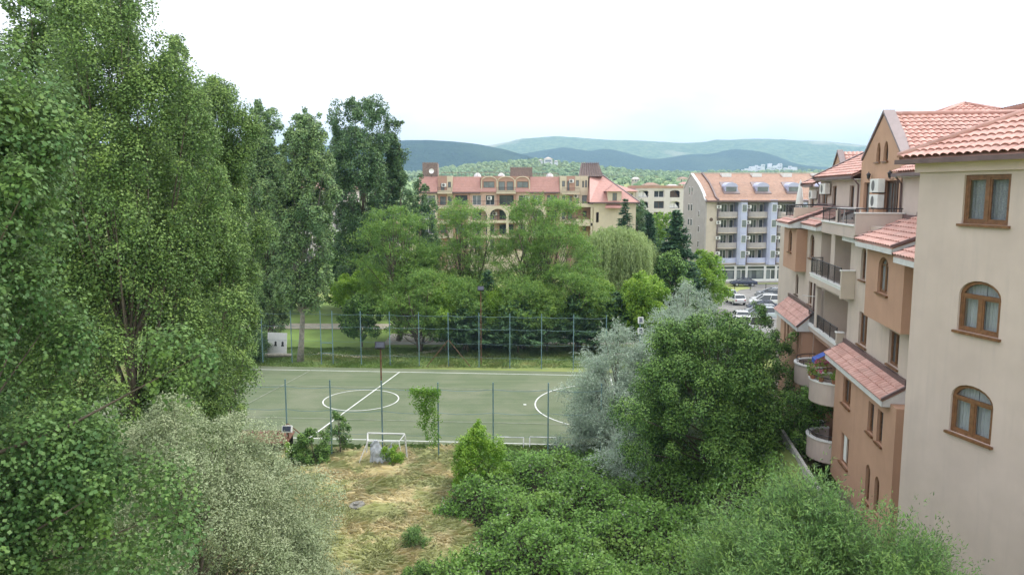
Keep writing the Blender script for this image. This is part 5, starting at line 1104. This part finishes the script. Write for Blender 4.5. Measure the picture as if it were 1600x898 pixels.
tree('lawn_tree', 'small dark tree on the lawn edge behind the gate', 'tree', -16.0, 80.5, 5.6, [(.25, .8), (.5, 1), (.8, .8), (1, .2)], 2.2, 'L_dark', 14000, .2, .8, 36, .6, .9, 33, r0=.1, limbs=20)

def conifer(label, x, y, H, Rm, n_tier, seed, mat='L_conifer', name='spruce_tree', droop=.25, base=.06, per=9, spray=.34, group=None, flatness=1.0, profp=.85):
    rng = np.random.default_rng(seed); z0 = float(zg(x, y)); root = thing(name, (x, y, z0), label, 'tree', group); tb = MB()
    trunk_mesh(tb, (0, 0, -.3), (0, 0, H*.97), .02*H, .01, rng, bend=.05); Ps = []; As = []; Ls = []
    for i in range(n_tier):
        f = i/(n_tier-1); z = H*(base + (1-base)*f); r = Rm*((1-f)**profp)*(.85+.3*rng.random()) + .12; nb = max(4, int(per*(1-f*.5)))
        for b in range(nb):
            a = rng.random()*2*math.pi; rr = r*(.7+.45*rng.random()); m = max(3, int(rr/.16)); s = (np.arange(m)+1)/m
            sweep = np.stack([np.cos(a)*rr*s, np.sin(a)*rr*s, z - droop*rr*s + .15*rr*s**2*flatness], 1)
            tb.tube([(0, 0, z), tuple(sweep[m//2]), tuple(sweep[-1])], [.035, .02, .006], 4, False) if rng.random() < .4 else None
            for q in range(6):
                side = rng.normal(size=(m, 3))*np.array([1, 1, .35]); A = unit(np.array([[math.cos(a), math.sin(a), -droop*.5]])*.8 + side*.8)
                Ps.append(sweep + rng.normal(size=(m, 3))*.07); As.append(A); Ls.append(spray*(.6+.7*rng.random(m)))
    P = np.concatenate(Ps); A = np.concatenate(As); L = np.concatenate(Ls); N = unit(rng.normal(size=P.shape)*.35 + np.array([0, 0, 1]))
    V, F = leaf_quads(P, A, N, L, L*.38); mesh_np('crown', V, F, mat, root); tb.build('trunk', 'bark', root); return root
GC = 'dark conifers standing between the pitch fence and the locust trees'
conifer('tall pointed spruce on the left of the lilac and grey block', 20.3, 95, 14.0, 4.6, 46, 41, per=13, spray=.5)
conifer('dark spruce showing a thin top above the locust trees behind the pitch', -2.6, 80.5, 8.0, 2.3, 34, 42, spray=.36, per=11, group=GC)
conifer('small spruce top standing against the cream hotel gable', 18.8, 128, 15.0, 2.9, 34, 43, spray=.5, per=11)
conifer('lower layered conifer on the right of the hotel gable spruce', 22.5, 132, 10.0, 3.4, 24, 143, 'L_cedar', spray=.5)
conifer('slim dark cypress before the cream balcony block', 24.6, 138, 12.2, 1.3, 40, 44, droop=-.8, spray=.5, name='cypress_tree', per=12, profp=.5)
for i, (x, y, H, r, lb) in enumerate([(-4.6, 78.0, 5.6, 3.0, 'cedar under the thin topped spruce behind the pitch fence'), (.6, 77.6, 5.4, 3.4, 'wide dark cedar behind the fence in the middle of the tree row'),
        (6.6, 78.4, 5.8, 3.3, 'cedar at the right end of the dark row before the willow'), (10.9, 79.0, 6.0, 3.0, 'last cedar on the right beside the bright maple')]):
    conifer(lb, x, y, H, r, 22, 50+i, 'L_cedar', 'cedar_tree', droop=.05, per=10, spray=.42, base=.2, group=GC, profp=.55)
GU = 'small leafy trees under the locusts'
for i, (x, y, H, r, lb, mm_) in enumerate([(-6.8, 78.6, 6.8, 2.6, 'leafy green tree right of the rusty floodlight pole under the locusts', 'L_maple'),
        (-1.6, 80.2, 6.4, 2.6, 'dark leafy tree in the middle of the row under the locusts', 'L_maple'), (3.6, 78.4, 6.2, 2.8, 'leafy green tree reaching the fence under the broad locust', 'L_locust'), (8.8, 81, 7.2, 2.8, 'leafy green tree at the right end of the row under the locusts', 'L_maple'), (-17.6, 90, 8.0, 3.2, 'leafy tree further back left under the first locust', 'L_maple')]):
    tree('shade_tree', lb, 'tree', x, y, H, [(.34, .8), (.5, 1), (.75, .9), (.9, .55), (1, .2)], r, mm_, 26000, .18, .6, 50, .7, .7, 200+i, r0=.14, limbs=30, group=GU, up=.6, fill=.35)
def willow(label, x, y, H, Rm, n, seed):
    rng = np.random.default_rng(seed); root = thing('willow_tree', (x, y, float(zg(x, y))), label, 'tree'); tb = MB()
    pts = trunk_mesh(tb, (0, 0, -.3), (0, 0, H*.6), .35, .12, rng)
    S = n//70; a = rng.random(S)*2*math.pi; f = rng.random(S)**.5; r = Rm*f*(1+.15*np.sin(a*5)); zt = H*(.72+.28*np.sqrt(np.clip(1-(f*.93)**2, 0, 1))) - rng.random(S)*1.2
    ln = 1.2 + rng.random(S)*(.55*zt); ln = np.minimum(ln, zt-.6)
    s = rng.random((S, 70)); X = (np.cos(a)*r)[:, None]*(1+.10*s) + rng.normal(size=(S, 70))*.10; Y = (np.sin(a)*r)[:, None]*(1+.10*s) + rng.normal(size=(S, 70))*.10; Z = zt[:, None]-ln[:, None]*s
    P = np.stack([X, Y, Z], 2).reshape(-1, 3); q = len(P); A = unit(rng.normal(size=(q, 3))*.35 + np.array([0, 0, -1])); N = unit(rng.normal(size=(q, 3)) + P*np.array([.3, .3, 0]))
    V, F = leaf_quads(P, A, N, .36*(.6+.7*rng.random(q)), .085*(.7+.6*rng.random(q))); mesh_np('crown', V, F, 'L_willow', root)
    for i in range(40):
        c = np.array([math.cos(a[i])*r[i], math.sin(a[i])*r[i], zt[i]]); p = np.array(pts[4+i % 4]); tb.tube([p, (p+c)/2 + np.array([0, 0, .8]), c], [.09, .05, .015], 5, False)
    tb.build('trunk', 'bark', root, True); return root
willow('pale yellow weeping willow between the locust trees and the tall spruce', 12.6, 92, 12.6, 4.4, 80000, 61)
willow_low = willow('lower pale willow spreading to the right below the hotel gable', 17.0, 97, 9.6, 3.8, 42000, 62)

# silver oleaster and the dark tree at the right
OK_ = dict(out=1.1, fill=.35, up=.35, slen=1.35, jitter=.22, inner=.35, shoots=True, twig=.4)
tree('oleaster_tree', 'silver leaved oleaster spilling over the right end of the pitch', 'tree', 6.7, 47.2, 8.2, [(.02, 1.05), (.2, 1.05), (.4, .92), (.6, .72), (.8, .5), (.93, .3), (1, .1)], 3.7, 'L_silver', 190000, .115, .36, 140, .54, .9, 71, r0=.2, z0=.1, limbs=60, squash=(1.05, .8), **OK_)
tree('oleaster_tree', 'taller silver oleaster behind the dark tree with its top before the car park', 'tree', 11.6, 49.8, 10.1, [(.1, .8), (.3, 1), (.55, .9), (.8, .62), (.93, .4), (1, .15)], 3.4, 'L_silver', 130000, .12, .36, 100, .55, 1.0, 72, r0=.2, z0=.4, limbs=50, **OK_)
tree('oleaster_tree', 'low silver oleaster spray hanging over the brambles', 'tree', 6.6, 41.6, 3.3, [(.0, .9), (.3, 1), (.6, .8), (1, .2)], 2.0, 'L_silver', 36000, .11, .36, 46, .5, .8, 73, r0=.1, z0=.2, limbs=20, **OK_)
tree('plum_tree', 'large dense dark green tree in front of the terracotta facade', 'tree', 11.0, 40, 9.9, [(.02, .8), (.15, 1), (.4, 1.05), (.6, 1), (.78, .8), (.92, .5), (1, .2)], 4.7, 'L_dark', 230000, .115, .62, 190, .75, .75, 74, r0=.25, z0=.1, limbs=70, hang=.15, up=.45, squash=(1, .8), fill=.35, jitter=.18, slen=1.25, droop=.15)
tree('plum_tree', 'thin branching dark tree between the dense tree and the car park', 'tree', 14.0, 43.5, 9.2, [(.25, .5), (.45, .9), (.65, 1), (.85, .8), (1, .25)], 2.9, 'L_dark', 38000, .115, .6, 60, .55, .6, 75, r0=.16, z0=.8, limbs=60, hang=.1, up=.5, fill=.2, inner=.3, slen=1.5)
# near foreground
AK = dict(out=1.2, hang=.1, fill=.3, stems=4, up=.9, slen=1.5, jitter=.22, shoots=True, twig=.38)
tree('ash_tree', 'feathery green young ash at the lower right before the terracotta wall', 'tree', 6.9, 16.8, 8.7, [(.15, .9), (.4, 1), (.6, .95), (.78, .72), (.92, .45), (1, .15)], 2.7, 'L_ash', 210000, .125, .25, 120, .48, 1.1, 81, r0=.12, z0=1.0, limbs=90, **AK)
tree('ash_tree', 'smaller ash with open twigs against the bare beige wall', 'tree', 8.3, 15.3, 7.9, [(.35, .6), (.55, 1), (.75, .95), (.9, .6), (1, .2)], 1.65, 'L_ash', 80000, .115, .25, 66, .42, 1.0, 82, r0=.10, z0=1.8, limbs=50, lean=(-.2, .2), **AK)
tree('ash_tree', 'low ash crown at the bottom edge right of the brambles', 'tree', 5.2, 15.2, 7.2, [(.2, .9), (.5, 1), (.75, .8), (.92, .5), (1, .2)], 2.1, 'L_ash', 110000, .115, .25, 80, .46, 1.0, 83, r0=.10, z0=1.0, limbs=50, **AK)
tree('sage_tree', 'large rounded pale sage coloured tree at the lower left', 'tree', -9.6, 23.5, 10.0, [(.05, 1.05), (.2, 1.08), (.4, 1), (.6, .85), (.78, .62), (.9, .38), (1, .12)], 4.6, 'L_sage', 420000, .085, .42, 270, .68, .9, 84, r0=.2, z0=0, limbs=60, hang=.1, fill=.7, inner=.6, jitter=.14, up=.6, lean=(-.9, 0), squash=(1, .85), tr=.42)
# small shrubs
def shrub(label, x, y, H, Rm, leafm, n, seed, leaf=.11, asp=.55, name='shrub', nc=30, cr=.35, **k):
    return tree(name, label, 'shrub', x, y, H, [(.0, .8), (.25, 1), (.55, .85), (.8, .55), (1, .12)], Rm, leafm, n, leaf, asp, nc, cr, 1., seed, r0=.05, limbs=20, fill=.3, **k)
shrub('bright green young tree standing alone above the brambles', -1.75, 40.5, 4.1, 1.75, 'L_shrub', 30000, 91, nc=60, cr=.42, hang=.2)
shrub('dark bush at the near fence left of the goal', -11.9, 44.6, 2.4, 1.2, 'L_dark', 14000, 92, nc=34)
shrub('thin upright grey green shoots behind the near fence', -10.8, 46.6, 3.3, .8, 'L_dark', 4000, 93, nc=22, cr=.25)
shrub('green bush growing through the front of the goal', -7.1, 44.3, 1.5, .75, 'L_shrub', 3000, 94, nc=18, cr=.28)
shrub('small dark bush beside the pale sage tree', -12.1, 38.6, 1.5, .8, 'L_dark', 8000, 95, nc=16)
shrub('yellow green tuft of shoots at the foot of the fence floodlight', -13.3, 44.8, 1.7, .5, 'L_shrub', 2600, 96, nc=10, cr=.25)
shrub('small round bush beside the white billboard', -25.5, 74.2, 3.3, 1.6, 'L_cedar', 12000, 97, .16, nc=24, cr=.5)
shrub('bluish green low shrub at the edge of the dry grass', -4.4, 33.6, 1.2, .9, 'L_ash', 6000, 98, .09, .3, nc=16, cr=.3)
shrub('low dark shrub at the bottom edge between grass and brambles', -3.9, 30.6, 1.0, .75, 'L_dark', 5000, 99, .09, nc=14, cr=.25)
# vines hanging on the fence
rng = np.random.default_rng(5); Ps = []
for (xc, w, lo) in [(-5.9, .22, 3.6), (-5.55, .2, 2.2), (-5.1, .25, 3.0), (-4.75, .2, .9), (-5.25, .12, 1.4)]:
    m = int((4.6-lo)*300); z = lo + (4.6-lo)*rng.random(m)**.8; Ps.append(np.stack([xc + rng.normal(size=m)*w*.7 + .12*np.sin(z*5), rng.normal(size=m)*.12, z], 1))
m = 700; Ps.append(np.stack([-5.3 + rng.uniform(-.9, .95, m), rng.normal(size=m)*.14, 4.45 + rng.normal(size=m)*.14], 1))
P = np.concatenate(Ps); q = len(P); V, F = leaf_quads(P*np.array([1, 1, 1]) - np.array([-5.3, 0, 0]), unit(rng.normal(size=(q, 3)) + np.array([0, 0, -.6])), unit(rng.normal(size=(q, 3)) + np.array([0, -.6, .6])), .10*(.7+.6*rng.random(q)), .07*(.7+.6*rng.random(q)))
mesh_np('climbing_vine', V, F, 'L_shrub', label='green climbing vine hanging in strands from the near fence wire', cat='plant').location = (-5.3, 45.4, 0)

# brambles
rng = np.random.default_rng(77)
def bram_h(x, y):
    xl = 10.9 + .153*y - 5.4
    e = sm((x+2.9 + 1.2*np.sin(y*.7) + .6*np.sin(y*1.9))/2.2)*sm((46.6-y)/5.5)*sm((y-20)/3)*(1-.98*sm((x-xl)/1.3))
    return zg(x, y) + e*(1.15 + .42*np.sin(x*1.1+y*.6) + .30*np.sin(x*.6-y*1.4+1) + .24*np.sin(x*2.4+y*2.0) + .16*np.sin(x*4.3-y*3.6))
bx = np.linspace(-4.8, 15.5, 90); by = np.linspace(22, 48.2, 110)
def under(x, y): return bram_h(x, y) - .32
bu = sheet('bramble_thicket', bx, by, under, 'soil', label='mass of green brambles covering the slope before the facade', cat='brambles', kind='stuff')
def scatter(n, fn, x0, x1, y0, y1, dens=None):
    x = rng.uniform(x0, x1, n); y = rng.uniform(y0, y1, n)
    if dens is not None: k = dens(x, y) > rng.random(n); x = x[k]; y = y[k]
    return x, y
x, y = scatter(36000, None, -4.4, 15.3, 22, 48, lambda x, y: sm((x+2.9+1.2*np.sin(y*.7)+.6*np.sin(y*1.9))/1.0)*(x < 10.9+.153*y-3.5)*(y < 46.6)*np.clip(40/y/1.1, .5, 1))
z = bram_h(x, y); ht = rng.random(len(x))**1.5*.42 - .12 + .22*np.sin(x*7)*np.sin(y*6.1)
cl = 7; P = np.repeat(np.stack([x, y, z+ht], 1), cl, 0) + rng.normal(size=(len(x)*cl, 3))*.11
A = unit(rng.normal(size=P.shape) + np.array([0, 0, .1])); N = unit(rng.normal(size=P.shape)*.5 + np.array([0, -.15, 1.])); L = .15*(.6+.7*rng.random(len(P)))
V, F = leaf_quads(P, A, N, L, L*.72); mesh_np('bramble_leaves', V, F, 'L_bramble', bu)
k = rng.random(len(x)) < .014; P = np.repeat(np.stack([x, y, z+ht+.13], 1)[k], 5, 0); P += rng.normal(size=P.shape)*.04
V, F = leaf_quads(P, unit(rng.normal(size=P.shape)), unit(rng.normal(size=P.shape)*.3+np.array([0, 0, 1])), np.full(len(P), .05), np.full(len(P), .045)); mesh_np('blossom', V, F, 'curtain', bu)

# dry grass
def grass(name, n, x0, x1, y0, y1, h, matc, dens, wd=.011, **kw):
    x, y = scatter(n, None, x0, x1, y0, y1, dens); q = len(x); z = zg(x, y); hh = h*(.45+.8*rng.random(q))*(1+.35*np.sin(x*1.3)*np.sin(y*1.1+1))
    ang = np.sin(x*.55+y*.35)*1.6 + np.sin(y*.9-x*.3)*1.1 + rng.normal(size=q)*1.1; ln = np.stack([np.cos(ang), np.sin(ang), 0*ang], 1)
    B = np.stack([x, y, z], 1); s = np.stack([-np.sin(ang), np.cos(ang), 0*ang], 1)*wd; be = (.5+.9*rng.random(q))[:, None]
    m1 = B + ln*(hh[:, None]*.30*be) + np.array([0, 0, 1])*(hh*.62)[:, None]; tp = B + ln*(hh[:, None]*1.0*be) + np.array([0, 0, 1])*(hh*.66)[:, None]
    V = np.stack([B-s, B+s, m1+s*.8, tp, m1-s*.8], 1).reshape(-1, 3); F = np.arange(q*5).reshape(-1, 5); return mesh_np(name, V, F, matc, n=5, **kw)
dg = leaf_mat('dry grass blades', (.53, .485, .31), (.68, .62, .43), (.45, .47, .26), .5, .7, .6)
dg.node_tree.nodes['Map Range'].inputs[1].default_value = .42; dg.node_tree.nodes['Map Range'].inputs[2].default_value = .54
gg = leaf_mat('green grass blades', (.10, .17, .045), (.16, .23, .07), (.26, .24, .10), .3, .6, .3)
edge = lambda x, y: ((x < -2.2 - 1.2*np.sin(y*.7)) & (x > -15.5) & (y < 47.0)).astype(float)
ds_ = MB(); q_ = [(x_, y_) for x_ in np.linspace(-15.5, -1.2, 24) for y_ in np.linspace(24, 46.5, 36)]
ds_.v = [(x_, y_, float(zg(x_, y_))+.02) for x_, y_ in q_]; ds_.f = [(i*36+j, (i+1)*36+j, (i+1)*36+j+1, i*36+j+1) for i in range(23) for j in range(35)]
mm = bpy.data.materials.new('straw litter'); t, b = nodes(mm); o1, _ = noise_mix(t, (.33, .37, .19), (.46, .43, .27), .5, 7, lo=.42, hi=.58); t.links.new(o1, b.inputs['Base Color']); b.inputs['Roughness'].default_value = .95
ds_.build('meadow', mm, None, True, kind='structure')
grass('dry_grass', 95000, -15.5, -.5, 24, 47, .55, dg, lambda x, y: edge(x, y)*np.clip(1.25-(y-24)/60, .5, 1), .014, label='long straw coloured grass with green patches in the clearing', cat='grass', kind='stuff')
grass('green_grass', 60000, -16, 9, 43.5, 48.0, .35, gg, lambda x, y: np.ones_like(x)*.8, .014, label='rough green grass along the near fence', cat='grass', kind='stuff')
grass('lawn_grass', 60000, -45, 12, 70.6, 80, .16, gg, lambda x, y: (y > far_y(x)+1.3)*1., .02, label='short grass beyond the far fence', cat='grass', kind='stuff')
lm = plain('lawn', (.17, .26, .055), .95, var=.18, scale=.3)
flat('lawn', [(-62, 80), (-5, 79.5), (-6, 90), (-62, 92)], .006, lm)
flat('lawn', [(-62, 96.2), (-5, 94.2), (-5, 112), (-62, 116)], .006, lm)

# distant woodland: crowns on the plain and the near hill
def woodland(n, region, size, seed, name, label):
    rng = np.random.default_rng(seed); base = []
    for i in range(14):
        d = unit(rng.normal(size=(60, 3))+np.array([0, 0, .3])); base.append(d*(.75+.35*rng.random((60, 1))))
    Ps = []; As = []; Ns = []; Ls = []
    x, y, z = region(rng, n)
    for i in range(len(x)):
        s = size*(.6+.8*rng.random()); d = base[i % 14]; Ps.append(d*np.array([s, s, s*.85]) + np.array([x[i], y[i], z[i]+s*.6])); As.append(unit(np.cross(d, rng.normal(size=d.shape)))); Ns.append(d); Ls.append(np.full(60, s*.9))
    P, A, N, L = map(np.concatenate, (Ps, As, Ns, Ls)); V, F = leaf_quads(P - A*L[:, None]*.5, A, N, L, L*.8); mesh_np(name, V, F, 'L_wood', label=label, cat='woodland', kind='stuff')
def reg_plain(rng, n):
    Y = rng.uniform(290, 1300, n)**1.0; px = rng.uniform(380, 1700, n); X = (px-800)/1200*Y; return X, Y, zfar(X, Y)
def reg_mid(rng, n):
    Y = rng.uniform(1300, 2700, n); px = rng.uniform(560, 1500, n); X = (px-800)/1200*Y; return X, Y, zfar(X, Y)
HN = HILL_NEAR
def reg_hill(rng, n):
    vs = np.empty(len(HN.data.vertices)*3); HN.data.vertices.foreach_get('co', vs); vs = vs.reshape(-1, 3); vs = vs[(vs[:, 1] < 1720) & (vs[:, 2] > 42)]
    i = rng.integers(0, len(vs), n); j = np.clip(i+1, 0, len(vs)-1); f = rng.random((n, 1)); q = np.where(np.abs(vs[i, 1]-vs[j, 1])[:, None] < 1, vs[i]*f + vs[j]*(1-f), vs[i]); q[:, 1] += rng.uniform(-10, 10, n); return q[:, 0], q[:, 1], q[:, 2]-2
woodland(1100, reg_plain, 4.4, 1, 'woodland', 'scattered trees among the far houses on the plain')
woodland(700, reg_mid, 5.0, 2, 'woodland', 'far belts of trees and orchards before the hills')
woodland(1000, reg_hill, 4.2, 3, 'woodland', 'orchard trees dotting the low green hill under the white house')
